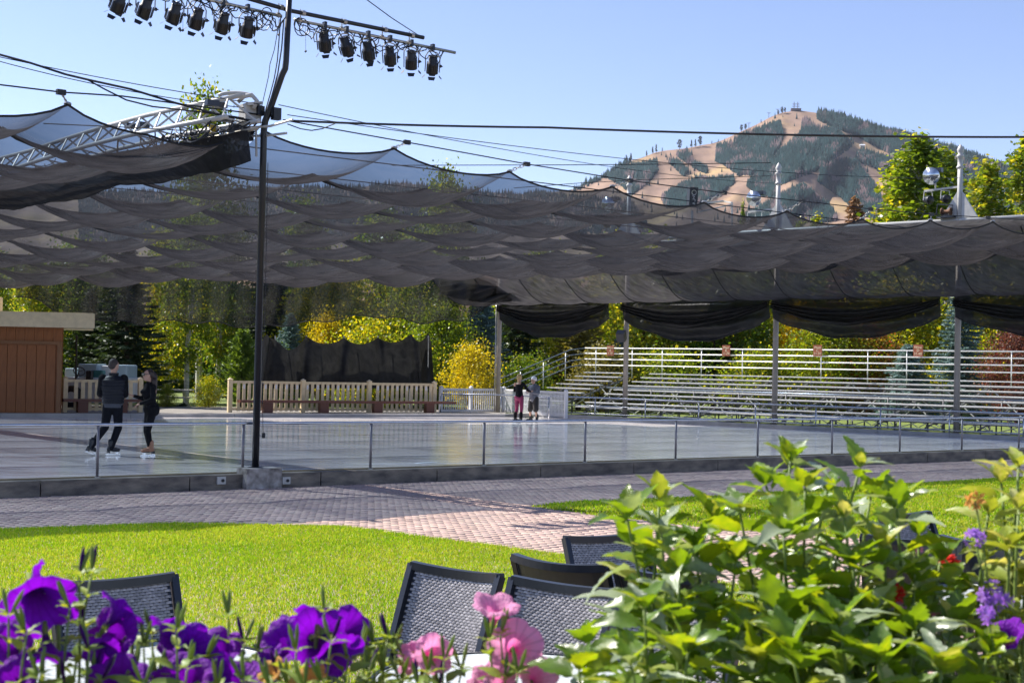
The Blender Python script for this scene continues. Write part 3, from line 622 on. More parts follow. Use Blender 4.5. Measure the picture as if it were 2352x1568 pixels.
# flood lights
mRefl = M('lamp_reflector', (.55,.6,.65), .15, .9, .1, 4); mGlassL = M('lamp_glass', (.5,.53,.55), .1, .3, .1, 4)
def floods(pole, zc, side, label1, label2):
    # arm with one big reflector lamp and two small round floods
    b = pole; a = -E3*.9
    t = thing('flood_light', label1, 'flood light', 'big round floodlights on the white pole tops', loc=(b.x+a.x,b.y+a.y,zc))
    c = b + a*1.05 + Vector((0,0,zc-b.z+.45)); dirn = (Vector((-.55,-.75,-.25))).normalized()
    B().lathe([(.06,-.28),(.10,-.25),(.16,-.12),(.25,.06),(.28,.10),(.285,.12)], c, 18, dirn).build('reflector', mRefl, t, True)
    B().lathe([(.0,.07),(.26,.075),(.26,.08)], c, 18, dirn).build('lens', mGlassL, t, True)
    B().box(c-dirn*.36+Vector((0,0,.12)), (.40,.2,.14), dirn.cross(Vector((0,0,1)))).build('ballast', mChair, t)
    B().tube([c-dirn*.3, c-dirn*.32+Vector((0,0,-.5))], .025, 6).build('stem', mWhiteM, t)
    B().bar(b+Vector((0,0,zc-b.z+.02)), b+a*1.35+Vector((0,0,zc-b.z-.04)), .06,.06).build('arm', mWhiteM, t)
    for k, f in enumerate((.55, 1.2)):
        s = thing('spot_light', label2[k], 'flood light', 'small black floodlights under the pole arms', loc=tuple(b+a*f+Vector((0,0,zc-.35))))
        c2 = b+a*f+Vector((0,0,zc-.34)); d2 = Vector((.2+.2*k,-.9,-.15)).normalized()
        B().lathe([(.05,-.2),(.09,-.18),(.13,-.02),(.145,.1),(.145,.12)], c2, 14, d2).build('housing', mBlackCan, s, True)
        B().lathe([(.0,.11),(.12,.112)], c2, 14, d2).build('lens', mGlassL, s)
        B().tube([c2+Vector((-.15,0,0)), c2+Vector((-.13,0,.26)), c2+Vector((.13,0,.26)), c2+Vector((.15,0,0))], .015, 5).build('yoke', mWhiteM, s)
z3 = at(1780,480,pp[2].y).z; z4 = at(2196,430,pp[3].y).z
floods(pp[2], z3, -1, 'big round floodlight on the left of the two white pole tops', ['small black floodlight nearer the shaft of the left white pole top','small black floodlight under the big lamp on the left pole top'])
floods(pp[3], z4, -1, 'big round floodlight on the right white pole top before the poplar', ['small black floodlight nearer the shaft of the right white pole top','small black floodlight under the big lamp on the right pole top'])
z2 = at(1400,490,pp[1].y).z
floods(pp[1], z2, -1, 'big round floodlight dimly seen through the net', ['small floodlight seen through the net, nearer the pole','small floodlight seen through the net, farther from the pole'])
# winch on right pole
wn = thing('winch', 'rusty cable winch at the foot of the right white pole top', 'winch', loc=tuple(pp[3]+Vector((-.4,-.2,6.7))))
wc = pp[3]-E3*.38-N3*.15+Vector((0,0,7.22)); mRust = M('rust', (.16,.08,.04), .7, .3, .4, 12)
B().lathe([(.13,-.16),(.13,-.13),(.06,-.12),(.06,.12),(.13,.13),(.13,.16)], wc, 12, E3).build('drum', mRust, wn)
B().box(wc+Vector((0,0,-.17)), (.55,.3,.05), E3).build('base', mChair, wn)
B().tube([wc+E3*.2, wc+E3*.22+Vector((0,0,.2)), wc-E3*.3+Vector((0,0,.26)), wc-E3*.35+Vector((0,0,-.1))], .02, 5).build('guard', mChair, wn)
# speakers
def speaker(c, sz, dirn, label, mark=False):
    t = thing('speaker', label, 'speaker', loc=tuple(c)); dirn = Vector(dirn).normalized(); r = Vector((0,0,1)).cross(dirn)
    B().box(c, sz, r, dirn).build('cabinet', mBlackCan, t)
    B().box(c+dirn*(sz[1]/2+.006), (sz[0]*.86,.02,sz[2]*.9), r, dirn).build('grille', M('grille',(.03,.032,.04),.6,0,.3,80), t)
    B().lathe([(.12,0),(.10,.02),(.04,.005),(0,.005)], c+dirn*(sz[1]/2+.018)+Vector((0,0,sz[2]*.22)), 14, dirn).build('driver', mSilver if mark else mBlack, t)
    B().tube([c-dirn*(sz[1]/2), c-dirn*(sz[1]/2+.25)], .03, 6).build('bracket', mChair, t)
    if mark:
        m = B(); f = c+dirn*(sz[1]/2+.024)
        for z, pts in ((-.02,[(-.06,.05),(.03,.03),(-.02,-.02)]),(-.14,[(-.05,.05),(.05,.04),(.05,-.04)]),(-.26,[(.04,.05),(-.05,.0),(.05,-.03)])):
            m.tube([f+r*x+Vector((0,0,z+y)) for x,y in pts], .009, 4)
        m.build('white_mark', mWhiteP, t)
speaker(at(1590,452,55.5), (.34,.3,.74), (.25,-.9,-.1), 'tall dark speaker box above the net edge before the mountain', True)
speaker(pp[1]+Vector((-.22,-.35,3.2)), (.32,.3,.36), (-.3,-.8,-.5), 'small black speaker clamped to the second roof pole')
wf = thing('white_frame', 'white square tube frame sticking up beside the tall speaker', 'frame', loc=tuple(at(1640,500,56)))
fr = [at(1602,470,55.6),at(1660,462,57),at(1681,466,56.5)]
B().tube(fr, .04, 6).build('top_bar', mWhiteM, wf); B().tube([at(1681,464,56.5),at(1682,560,56.5)], .04, 6).build('upright', mWhiteM, wf); B().tube([at(1590,484,55.6),at(1590,560,55.6)], .05, 6).build('upright', mWhiteM, wf)
B().tube([at(1605,487,55.8),at(1680,470,56.5)], .03, 6).build('brace', mWhiteM, wf)
# ------------------------------------------------------------ net suspension cable, clamps and chains
NP = N0  # plane of the near net edge
def cable(label, pts, r=.008, group=None, name='cable'):
    P = B().tube(pts, r, 5); o = P.build(name, mCable); return tag(o, label, 'cable', group)
def sag(p, q, s, n=14): return [p.lerp(q, k/n)+Vector((0,0,-4*s*(k/n)*(1-k/n))) for k in range(n+1)]
HEAD = ne(2.6,-.05,0)
susp = [vert(650,276,NP,E1)]+[vert(u,v,NP,E1) for u,v in ((935,327),(1210,377),(1447,415),(1663,443),(1843,462),(2000,480),(2140,492),(2270,500),(2450,510))]
cable('steel cable carrying the net corners, dropping to the right across the mountain', susp, .012)
for k in range(9):
    a = 2.75+Q*(k+1); nd = ne(a,0,nodez(a,0)); pr = susp[k+1]
    lab = ['first','second','third','fourth','fifth','sixth','seventh','eighth','ninth'][k]
    t = thing('net_hanger', f'chain and clamp holding a net corner, {lab} one right of the dark pole', 'chain hanger', 'chain hangers on the net corners', loc=tuple(pr))
    B().box(pr, (.13,.06,.08), E1).build('clamp', mCable, t)
    ch_ = B(); n = 5
    for i in range(n):
        c = nd.lerp(pr, (i+.5)/n); L_ = (pr-nd).length/n*.62; dv = (pr-nd).normalized(); sd = (E1 if i%2 else Vector((0,0,1)).cross(E1)).normalized(); sd = (sd-dv*sd.dot(dv)).normalized()
        ch_.tube([c+dv*(L_*math.cos(g))+sd*(L_*.45*math.sin(g)) for g in [2*PI*j/8 for j in range(9)]], .009, 4, False)
    ch_.build('chain', mSilver, t)
    B().lathe([(.03,-.012),(.06,-.012),(.06,.012),(.03,.012)], nd, 10, (0,.3,1)).build('ring', mSilver, t)
lc = [vert(u,v,NP,E1) for u,v in ((-60,190),(0,195),(140,212),(280,221),(420,240),(600,264))]
cable('steel cable above the left piece of net', lc, .013)
t = thing('net_hanger', 'chain and square clamp holding the tall net peak at the far left', 'chain hanger', 'chain hangers on the net corners', loc=tuple(lc[2]))
B().box(lc[2], (.14,.08,.08), E1).build('clamp', mCable, t); pk = ne(-.64,0,nodez(0,0)); ch_ = B()
for i in range(5):
    c = pk.lerp(lc[2], (i+.5)/5); L_ = (lc[2]-pk).length/5*.62; dv = (lc[2]-pk).normalized(); sd = (E1 if i%2 else E2); sd = (sd-dv*sd.dot(dv)).normalized()
    ch_.tube([c+dv*(L_*math.cos(g))+sd*(L_*.45*math.sin(g)) for g in [2*PI*j/8 for j in range(9)]], .010, 4, False)
ch_.build('chain', mSilver, t); B().lathe([(.03,-.012),(.06,-.012),(.06,.012),(.03,.012)], pk, 10, (0,.3,1)).build('ring', mSilver, t)
for j in range(1,5):      # hidden row cables dimly seen through the cloth
    cable(f'suspension cable above the net, row {["just behind the front edge","two cells back","three cells back","four cells back"][j-1]}', [ne(2.6,Q*j,nodez(0,Q*j)+.35), ne(30,Q*j,nodez(0,Q*j)+.35)], .012, 'suspension cables above the net')
H = lambda u,v: at(u,v,24.0)
cable('thick black double cable running level to the right edge', sag(H(650,277), at(1250,293,24.5),.02)+sag(at(1260,293.2,24.5), at(2420,315,25),.05), .020)
cable('thin cable from the pole head ending at the left white pole top', sag(H(640,241), pp[2]+Vector((0,0,z3+.9)), .25, 20), .008)
cable('lower thin cable from the pole head ending at the right white pole top', sag(H(660,264), pp[3]+Vector((0,0,z4+.3)), .3, 20), .008)
cable('thin level cable behind the net ending at the left white pole top', [at(900,380,45), at(1300,379,48), at(1560,377,49), at(1770,374,49.7)], .014)
cable('thin cable passing behind the net tops to the left white pole', [at(1180,432,50), at(1340,420,50), at(1500,412,50), at(1770,404,49.7)], .012)
cable('upper of two thin cables at the top left', sag(H(-60,118), H(600,240), .05), .008, 'cables at the top left')
cable('lower of two thin cables at the top left', sag(H(-60,125), H(560,248), .10), .008, 'cables at the top left')
cable('thick bundled cable drooping from the top left to the truss head', [H(-60,112),H(0,126),H(70,145),H(150,171),H(200,183),H(300,205),H(400,236),H(500,263),H(600,282)], .020)
cable('slack black cable splitting off the bundle and dipping to the truss', [H(200,183),H(240,205),H(290,230),H(350,245),H(420,253),H(500,262),H(560,272)], .014)
cable('thin cable across the sky to the outer end of the black bar', [at(836,-5,23), at(900,42,25), at(962,82,28)], .009)
cable('short loop of slack cable right of the pole head', [H(660,285),H(690,296),H(716,300),H(740,296),H(770,284)], .010)
# thin cable seen through the left net
cable('cable passing behind the left piece of net', [at(100,284,25),at(300,293,25),at(420,300,25)], .010)
# ------------------------------------------------------------ main dark pole, light bars
MP = on(586,1086,.04); MP = Vector((MP.x, MP.y, -.02)); ym = MP.y
mp = thing('light_pole', 'tall dark blue black pole with a bend standing on the near curb', 'pole', loc=tuple(MP))
pts = [MP, at(606,300,ym), at(609,278,ym), at(616,262,ym), at(648,172,ym), at(655,158,ym), at(657,140,ym), at(667,-60,ym)]
P = B().tube(pts, [.062,.056,.056,.056,.054,.054,.052,.05], 14).build('shaft', mBlack, mp, True)
B().lathe([(.13,0),(.13,.02),(.07,.03)], MP+Vector((0,0,.14)), 12).build('base_plate', mBlack, mp)
for v in (400,520,640,760,880,1000): 
    c = at(607-(v-300)*.0252+7, v, ym); B().tube([c, c+Vector((.05,0,0))], .008, 5).build('bolt', mSilver, P)
ft = thing('pole_footing', 'chipped pale concrete footing block under the dark pole', 'footing', loc=(MP.x,MP.y,ZG))
fb = B().box(ne((MP-N0).dot(E1)+.02,-.22,-.045), (.66,.36,.36), E1); 
fb.build('block', M('chipped_concrete',(.27,.235,.20),.9,0,.45,7,bump=.9,bscale=16,hue=(.5,.46,.42)), ft)
for u, l in ((508,'left'),(657,'right')):
    c = vert(u,1103,N0-Vector((E2.x,E2.y,0))*.29,E1); t = thing('outlet_box', f'small beige electrical outlet box on the curb {l} of the pole footing', 'outlet box', 'outlet boxes on the near curb', loc=tuple(c))
    B().box(c, (.15,.035,.12), E1).build('plate', mWhiteM, t)
    B().lathe([(.028,0),(.028,.012),(0,.012)], c+Vector((E1.y,-E1.x,0))*.02+E1*.02, 10, (E1.y,-E1.x,0)).build('socket', mCable, t)
cable('thin wire hanging down the side of the dark pole to a small plug', [MP+Vector((.10,-.06,5.3)), MP+Vector((.11,-.06,3)), MP+Vector((.09,-.06,1.6)), MP+Vector((.13,-.07,.75))], .006)
tag(B().box(MP+Vector((.14,-.07,.70)), (.05,.04,.09)).build('plug', mCable), 'small black plug hanging beside the foot of the dark pole', 'plug')
BP = Vector((MP.x, MP.y, 0)) - Vector((E1.y,-E1.x,0))*-.1
def bar(u, v): return vert(u, v, (MP.x+.0, MP.y+.0), E1)
off = Vector((E1.y,-E1.x,0))*.10
bb = tag(B().tube([bar(250,-90)+off, bar(663,28)+off, bar(966,89)+off], .036, 10).build('black_bar', mBlack, None, True), 'black steel cross bar clamped near the top of the dark pole', 'bar')
sb1 = tag(B().tube([bar(215,-62)-off*.2, bar(510,6)-off*.2, bar(648,37)-off*.2], .028, 10).build('lighting_bar', mSilver, None, True), 'silver lighting bar left of the pole carrying six black stage lights', 'bar', 'silver lighting bars')
sb2 = tag(B().tube([bar(677,45)-off*.2, bar(1047,121)-off*.2], .028, 10).build('lighting_bar', mSilver, None, True), 'silver lighting bar right of the pole carrying six black stage lights', 'bar', 'silver lighting bars')
# couplers from bar to bar
cl = thing('pipe_clamps', 'small steel clamps joining the black and silver bars', 'clamps', loc=tuple(bar(663,30)))
for u, v1, v2 in ((520,-5,8),(640,20,34),(690,33,47),(785,53,66),(878,71,85),(940,84,98)):
    a_, b_ = bar(u,v1), bar(u,v2); B().tube([a_+Vector((0,0,.09)), b_+Vector((0,0,-.06))], .012, 5).lathe([(.048,-.03),(.048,.03)], a_+off, 10, E1).lathe([(.042,-.03),(.042,.03)], b_-off*.2, 10, E1).build('clamp', mSilver, cl)
def barv(u): return (6+(u-510)*.2246) if u < 660 else (45+(u-677)*.2054)
def par(u, v, tilt, yaw, label):
    top = bar(u, barv(u))-off*.2; c = vert(u, v, (MP.x,MP.y), E1)-off*.2
    t = thing('stage_light', label, 'stage light', 'black stage lights hung from the silver bars', loc=tuple(top))
    c = Vector((c.x,c.y,c.z)); d = Vector((-math.sin(yaw)*math.sin(tilt), math.cos(yaw)*math.sin(tilt)*.8, -math.cos(tilt))).normalized(); K = .95
    B().lathe([(r*K,h*K*(.8 if h < 0 else 1)) for r,h in [(0,-.2),(.07,-.2),(.085,-.185),(.085,-.06),(.105,-.04),(.11,.02),(.11,.10),(.115,.13),(.115,.17),(.10,.17),(.095,.13),(0,.12)]], c, 16, d).build('can', mBlackCan, t, True)
    B().lathe([(.0,.128*K),(.094*K,.129*K)], c, 16, d).build('lens', mGlassL, t)
    # fins
    x = d.orthogonal().normalized(); y = d.cross(x); fn_ = B()
    for k in range(12):
        g = 2*PI*k/12; rr = x*math.cos(g)+y*math.sin(g); fn_.box(c+rr*.137+d*.045, (.014,.014,.16), rr, rr.cross(d))
    fn_.build('fins', mBlack, t)
    fl = B(); 
    for k in range(4):
        g = 2*PI*(k+.5)/4; rr = x*math.cos(g)+y*math.sin(g); tt = rr.cross(d)
        fl.add([c+rr*.13+d*.20+tt*.07, c+rr*.13+d*.20-tt*.07, c+rr*.18+d*.25-tt*.05, c+rr*.18+d*.25+tt*.05], [(0,1,2,3)]); fl.add([c+rr*.132+d*.198+tt*.07, c+rr*.132+d*.198-tt*.07, c+rr*.182+d*.248-tt*.05, c+rr*.182+d*.248+tt*.05], [(3,2,1,0)])
    fl.build('barn_door', mBlackCan, t)
    s = E1*.16; zt = top+Vector((0,0,-.06))
    B().tube([c+s, c+s*1.02+Vector((0,0,(zt.z-c.z)*.55)), c+s*.6+Vector((0,0,(zt.z-c.z)*.93)), zt, c-s*.6+Vector((0,0,(zt.z-c.z)*.93)), c-s*1.02+Vector((0,0,(zt.z-c.z)*.55)), c-s], .011, 5).build('yoke', mSilver if yaw else mChair, t)
    B().lathe([(.03,0),(.03,.03),(.012,.035),(.012,.06)], c+s, 8, E1).build('knob', mBlack, t)
    B().box(top+Vector((0,0,.01)), (.05,.09,.12), E1).build('clamp', mChair, t)
    B().box(c-d*.165, (.13,.13,.02), x, y).build('rear_plate', mChair, t)
ords = ['first','second','third','fourth','fifth','sixth']
for k, (u, v) in enumerate(((275,6),(335,17),(402,30),(453,43),(513,53),(570,63))):
    par(u, v, .62+.03*math.sin(k*3), .75-.08*k, f'black stage light on the left bar, {ords[k]} from the left end')
for k, (u, v) in enumerate(((747,96),(797,106),(847,117),(897,128),(946,138),(995,149))):
    par(u, v, .55+.08*math.sin(k*2), [.15,.45,.3,.1,-.05,-.15][k]*-1.0, f'black stage light on the right bar, {ords[k]} from the pole')
# tangled cables along the bars
random.seed(11)
tg = thing('cable_tangle', 'loops of black power cable tied along the lighting bars', 'cables', loc=tuple(bar(663,40)))
for rng_u in ((285,655),(680,1020)):
    u = rng_u[0]
    while u < rng_u[1]-20:
        for rep in range(2):
            du = random.uniform(25,70); dv = random.uniform(10,34); u2 = min(u+du, rng_u[1])
            p = [bar(u+(u2-u)*s, barv(u+(u2-u)*s)+2+dv*math.sin(PI*s)*(1+.3*math.sin(s*9+u))) + off*random.uniform(-.6,1.2)*math.sin(PI*s) for s in [i/9 for i in range(10)]]
            B().tube(p, .0095, 5).build('cable_loop', mCable, tg)
        u += random.uniform(18,30)
for cu_, cv_ in ((590,45),(605,50),(612,38),(692,62),(700,66),(686,56)):
    r1 = random.uniform(.10,.2)
    B().tube([bar(cu_+160*r1*.6*math.cos(g), cv_+130*r1*math.sin(g)*random.uniform(.9,1.1)) for g in [2*PI*i/12 for i in range(12)]], .0095, 5).build('cable_coil', mCable, tg)
for (u,v0,v1) in ((702,60,118),(640,45,80),(420,12,70)): B().tube([bar(u,v0),bar(u,v1)], .003, 4).lathe([(0,-.03),(.025,0),(0,.03)], bar(u,v1), 8).build('pull_bead', mCable, tg)
for k, (xs, r) in enumerate(([(645,38),(640,90),(636,140),(628,180),(620,215),(610,250),(603,290)],.010),([(652,40),(648,100),(640,160),(628,205),(618,240),(608,275),(604,300)],.014),([(640,70),(632,120),(622,150),(618,175),(610,215),(604,240)],.008))[:3] if False else ():
    pass
for pts_, r in (([(645,38),(641,90),(637,140),(630,180),(621,215),(611,250),(603,290)],.010),([(638,70),(630,115),(620,148),(617,175),(608,215),(600,250)],.007),([(652,45),(647,110),(638,170),(626,215),(612,262),(604,300)],.012)):
    B().tube([at(u,v,ym-.12) for u,v in pts_], r, 5).build('drop_cable', mCable, tg)
# ------------------------------------------------------------ white lattice truss running back over the ice
ts = thing('lattice_truss', 'white tubular lattice truss running back over the ice from the dark pole', 'truss', loc=tuple(ne(2.3,0,6)))
def tp(b, off, z): return ne(2.2+off, b, z)
def crown(b): return 6.20+.10*math.sin(min(1,(b+.6)/9)*PI)-.004*b
LN = 28
for off_, dz in ((-.30,-.26),(.30,-.26),(0,.14)):
    B().tube([tp(-.3+LN*k/16, off_, crown(-.3+LN*k/16)+dz) for k in range(17)], .042, 8).build('chord', mWhiteM, ts, True)
for k in range(34):
    b0, b1 = -.2+.8*k, .2+.8*k; c0_, c1_ = crown(b0), crown(b1)
    lt = B(); lt.tube([tp(b0,-.32,c0_-.26), tp(b1,0,c1_+.14)], .02, 5); lt.tube([tp(b1,0,c1_+.14), tp(b0+.8,-.32,crown(b0+.8)-.26)], .02, 5)
    lt.tube([tp(b0,.32,c0_-.26), tp(b1,0,c1_+.14)], .02, 5); lt.tube([tp(b0,-.32,c0_-.26), tp(b0+.4,.32,crown(b0+.4)-.26)], .018, 5)
    lt.build('lattice', mWhiteM, ts)
B().tube([tp(-.5+30*k/20, .15, 5.79+.003*k) for k in range(21)], .03, 6).build('net_edge_tube', M('tan_tube',(.35,.32,.26),.5,.2), ts, True)
hd = thing('truss_head', 'cluttered end of the truss with grey box and pulleys beside the pole', 'truss head', loc=tuple(tp(-.3,0,6.2)))
B().box(at(574,262,ym+.15), (.30,.26,.30), E1).build('junction_box', mWhiteM, hd)
B().box(at(577,240,ym+.1), (.26,.3,.05), E1+Vector((0,0,.2))).build('box_lid', mWhiteM, hd)
for u,v,w_,h_,d_ in ((487,237,.22,.1,-.3),(508,242,.18,.09,-.1),(305,290,.3,.1,3.5),(330,287,.2,.1,3.2),(597,255,.12,.16,.1),(634,262,.14,.20,0),(625,258,.08,.12,0),(550,300,.3,.18,.2),(567,308,.2,.22,.1),(520,275,.25,.08,.3)):
    B().box(at(u,v,ym+d_), (w_,.12,h_), E1).build('bracket', mChair if h_ < .2 else mBlackCan, hd)
B().box(at(488,297,ym+.4), (.10,.08,.14), E1).build('hook_block', M('yellow_paint',(.55,.38,.02),.5), hd)
B().tube([at(460,300,ym+.6),at(600,268,ym),at(655,253,ym-.4)][0:1]+[at(620,290,ym-.2),at(672,275,ym-.5)], .022, 6).build('outrigger', mWhiteM, hd)
B().tube([at(520,313,ym+.3),at(610,312,ym),at(658,306,ym-.4)], .022, 6).build('outrigger', mWhiteM, hd)
B().tube([at(588,290,ym),at(589,360,ym)], .02, 5).build('hanging_bar', mWhiteM, hd)
B().tube([at(540,228+5*math.sin(g)-6, ym+.1)+Vector((.28*math.cos(g),0,.1*math.sin(g))) for g in [PI*i/10 for i in range(11)]], .035, 7).build('conduit_elbow', mWhiteM, hd, True)
B().tube([at(582,250,ym),at(590,232,ym),at(578,218,ym),at(560,222,ym),at(546,235,ym)], .04, 7).build('conduit_elbow', mWhiteM, hd, True)
random.seed(5)
for k in range(64):
    b = random.uniform(-.4, 3.5) if k < 40 else random.uniform(3,24); o_ = random.uniform(-.35,.45); cz = crown(b)-.3
    L_ = random.uniform(.3,1.0); dz = random.uniform(.1,.3)
    B().tube([tp(b+L_*s, o_+.1*math.sin(s*5+k), cz+.15*random.uniform(-1,1)*0-dz*math.sin(PI*s)) for s in [i/8 for i in range(9)]], random.choice((.010,.014,.018)), 5).build('loose_cable', mCable, hd)
# ============================================================ MOUNTAIN
RID = [(-600,430),(0,440),(400,440),(632,430),(800,432),(925,420),(1000,430),(1100,440),(1200,446),(1310,437),(1370,412),(1400,398),(1440,372),(1500,352),(1560,342),(1640,330),(1700,303),(1760,275),(1800,258),(1828,254),(1870,257),(1930,268),(2000,290),(2080,313),(2200,346),(2290,378),(2400,420),(2700,470),(3000,500)]
rx_ = np.array([p[0] for p in RID]); ry_ = np.array([p[1] for p in RID])
def ridge(u): return float(np.interp(u, rx_, ry_))
def mtn(u, s):
    """s = 0 foot .. 1 ridge"""
    vr = ridge(u) + 3*mnoise.noise(Vector((u*.02,0,1))); vb = 846+(u-1176)*.0209
    v = vb + (vr-vb)*s
    y = 1250 + 1900*s**1.15
    sp = mnoise.noise(Vector((u*.0065+v*.0045, v*.0022, 4)))*200 + mnoise.noise(Vector((u*.02+v*.010, v*.007, 8)))*80 + mnoise.noise(Vector((u*.06, v*.03, 5)))*22
    spur = -160*max(0, 1-abs((u-(1800+ (v-254)*.25))/190.0))*(s) 
    y += (sp*min(1, (1-s)*4+.15) + spur*min(1,(1-s)*3)) * min(1, s*3)
    return at(u, v, y)
mMt = bpy.data.materials.new('dry_mountain_grass'); mMt.use_nodes = True
def mt_nodes():
    t = mMt.node_tree; N = t.nodes; L = t.links; p = N['Principled BSDF']; p.inputs['Roughness'].default_value = .95; p.inputs['Specular IOR Level'].default_value = .1
    g = N.new('ShaderNodeNewGeometry')
    n = N.new('ShaderNodeTexNoise'); n.inputs['Scale'].default_value = .006; n.inputs['Detail'].default_value = 9; n.inputs['Roughness'].default_value = .65; L.new(g.outputs['Position'], n.inputs[0])
    r = N.new('ShaderNodeValToRGB'); L.new(n.outputs['Fac'], r.inputs[0]); E = r.color_ramp.elements
    E[0].position = .3; E[0].color = (.18,.12,.095,1); E[1].position = .72; E[1].color = (.40,.28,.13,1); e = E.new(.5); e.color = (.27,.18,.13,1)
    mp = N.new('ShaderNodeMapping'); L.new(g.outputs['Position'], mp.inputs[0]); mp.inputs['Scale'].default_value = (1,.25,.35)
    n2 = N.new('ShaderNodeTexNoise'); n2.inputs['Scale'].default_value = .03; n2.inputs['Detail'].default_value = 6; L.new(mp.outputs[0], n2.inputs[0])
    mx = N.new('ShaderNodeMix'); mx.data_type = 'RGBA'; mx.blend_type = 'OVERLAY'; mx.inputs[0].default_value = .6; L.new(r.outputs[0], mx.inputs[6]); L.new(n2.outputs['Fac'], mx.inputs[7]); L.new(mx.outputs[2], p.inputs['Base Color'])
mt_nodes()
MU, MS = 300, 70
B().grid(lambda a,b: mtn(-600+3600*a, b*1.0), MU, MS).build('mountain', mMt, kind='structure', smooth=True)
# back slope so it is a solid hill from other places
B().grid(lambda a,b: mtn(-600+3600*a, .999)+Vector((0, 1800*b, -(mtn(-600+3600*a,.999).z+20)*b**1.3)), 150, 4).build('mountain_back', mMt, kind='structure', smooth=True)
Zc = lambda pts: [(x*.4385+1320.7, y*.4385+229.7) for x,y in pts]
FOR = [Zc(p) for p in (
 [(735,325),(740,250),(850,205),(930,165),(1000,145),(1080,128),(1092,200),(1070,260),(1010,340),(950,390),(860,400),(780,340)],
 [(1188,118),(1215,105),(1260,140),(1370,165),(1415,200),(1445,240),(1430,265),(1330,330),(1240,385),(1140,420),(1060,460),(1050,520),(960,500),(900,450),(1040,310),(1130,230),(1185,180)],
 [(1265,70),(1380,90),(1480,120),(1600,160),(1720,185),(1800,205),(1850,260),(1760,300),(1680,300),(1560,240),(1480,190),(1350,150),(1270,100)],
 [(1470,290),(1510,270),(1560,290),(1640,310),(1700,330),(1690,420),(1620,400),(1550,350),(1480,320)],
 [(1290,350),(1400,330),(1480,330),(1520,400),(1580,470),(1620,560),(1620,640),(1480,600),(1400,520),(1270,430)],
 [(170,410),(290,350),(430,325),(440,370),(380,440),(300,500),(250,460)],
 [(450,520),(560,450),(650,410),(700,425),(830,410),(835,440),(760,500),(650,560),(480,570)],
 [(490,330),(540,320),(600,380),(570,400)],[(530,290),(590,270),(620,330),(700,370),(690,390),(640,370)],
 [(840,640),(1000,560),(1100,500),(1200,460),(1250,500),(1330,560),(1380,640)],
 [(-20,470),(60,430),(170,380),(250,320),(240,300),(150,360),(0,440)],
 [(1700,300),(1850,250),(2050,270),(2200,320),(2500,420),(2500,700),(1600,700),(1680,420)],
 [(-2600,760),(-2600,440),(-900,440),(-300,470),(300,540),(400,700)] )]
mConif = M('mountain_conifer', (.012,.032,.034), .9, 0, .3, .02, island=.4, spec=.1)
mGrayC = M('bare_mountain_conifer', (.115,.085,.09), .9, 0, .3, .02, island=.3, spec=.1)
conV = np.array([[0,0,1.0]]+[[math.cos(2*PI*k/6)*.5, math.sin(2*PI*k/6)*.5, .05] for k in range(6)])
conF = np.array([[0,1+k,1+(k+1)%6] for k in range(6)])
def forest(name, pts, mat, label, smin=8, smax=16):
    V = []; Fs = []; n = 0
    for (u, v) in pts:
        vr = ridge(u); vb = 846+(u-1176)*.0209; s = (v-vb)/(vr-vb)
        if s < .02 or s > 1.0: continue
        p = mtn(u, s); h = random.uniform(smin, smax); w_ = h*random.uniform(.24,.38)
        V.append(conV*np.array([w_, w_, h])+np.array([p.x,p.y,p.z-1])); Fs.append(conF+7*n); n += 1
    return link(name, npmesh(name, np.concatenate(V), np.concatenate(Fs), mat), kind='stuff', label=label)
random.seed(3); A_ = []; G_ = []
for poly in FOR:
    xs = [p[0] for p in poly]; ys = [p[1] for p in poly]; area = 0
    for i in range(len(poly)): area += poly[i][0]*poly[(i+1)%len(poly)][1]-poly[(i+1)%len(poly)][0]*poly[i][1]
    n = int(abs(area)/2/ (1.9 if max(xs) > 1300 else 9)); n = min(n, 16000); c = 0
    while c < n:
        m_ = 4000; x = rng.uniform(min(xs)-2,max(xs)+2,m_); y = rng.uniform(min(ys)-2,max(ys)+2,m_); k = inpoly(x,y,poly)
        for a, b in zip(x[k], y[k]):
            dens = mnoise.noise(Vector((a*.035,b*.035,1)))
            if random.random() < .93+dens*1.1:
                gray = mnoise.noise(Vector((a*.03,b*.05,7))) + random.uniform(-.25,.25) > .30
                (G_ if gray else A_).append((a,b))
            c += 1
            if c >= n: break
for _ in range(900):
    u = random.uniform(1320,2400); v = random.uniform(ridge(u)+4, 580)
    if mnoise.noise(Vector((u*.02,v*.02,3))) > .05: A_.append((u,v))
forest('mountain_forest', A_, mConif, 'dark conifer forest in strips between the ski runs')
forest('bare_forest', G_, mGrayC, 'grey brown leafless trees mixed into the mountain forest', 8, 15)
mRidge = M('ridge_pine', (.02,.035,.028), .9, var=.3, island=.3)
def rpine(u, h, label, broad=False, grp='single pines on the mountain ridge'):
    p = mtn(u, .995); t = thing('ridge_pine', label, 'tree', grp, loc=tuple(p))
    B().tube([p-Vector((0,0,3)), p+Vector((0,0,h*.6))], [h*.035, h*.01], 5).build('trunk', mGrayC, t)
    V = []; 
    b = B()
    for k in range(70):
        s = random.uniform(.25,1); r = (h*.26*(1-abs(s-.62)*1.5) if broad else h*.2*(1.05-s))*random.uniform(.3,1); g = random.uniform(0,2*PI)
        c = p+Vector((r*math.cos(g), r*math.sin(g), h*s)); q = h*.075
        b.lathe([(0,-q*.5),(q,-q*.1),(0,q*.8)], c, 4, (random.uniform(-.4,.4),random.uniform(-.4,.4),1))
    b.build('crown', mRidge, t)
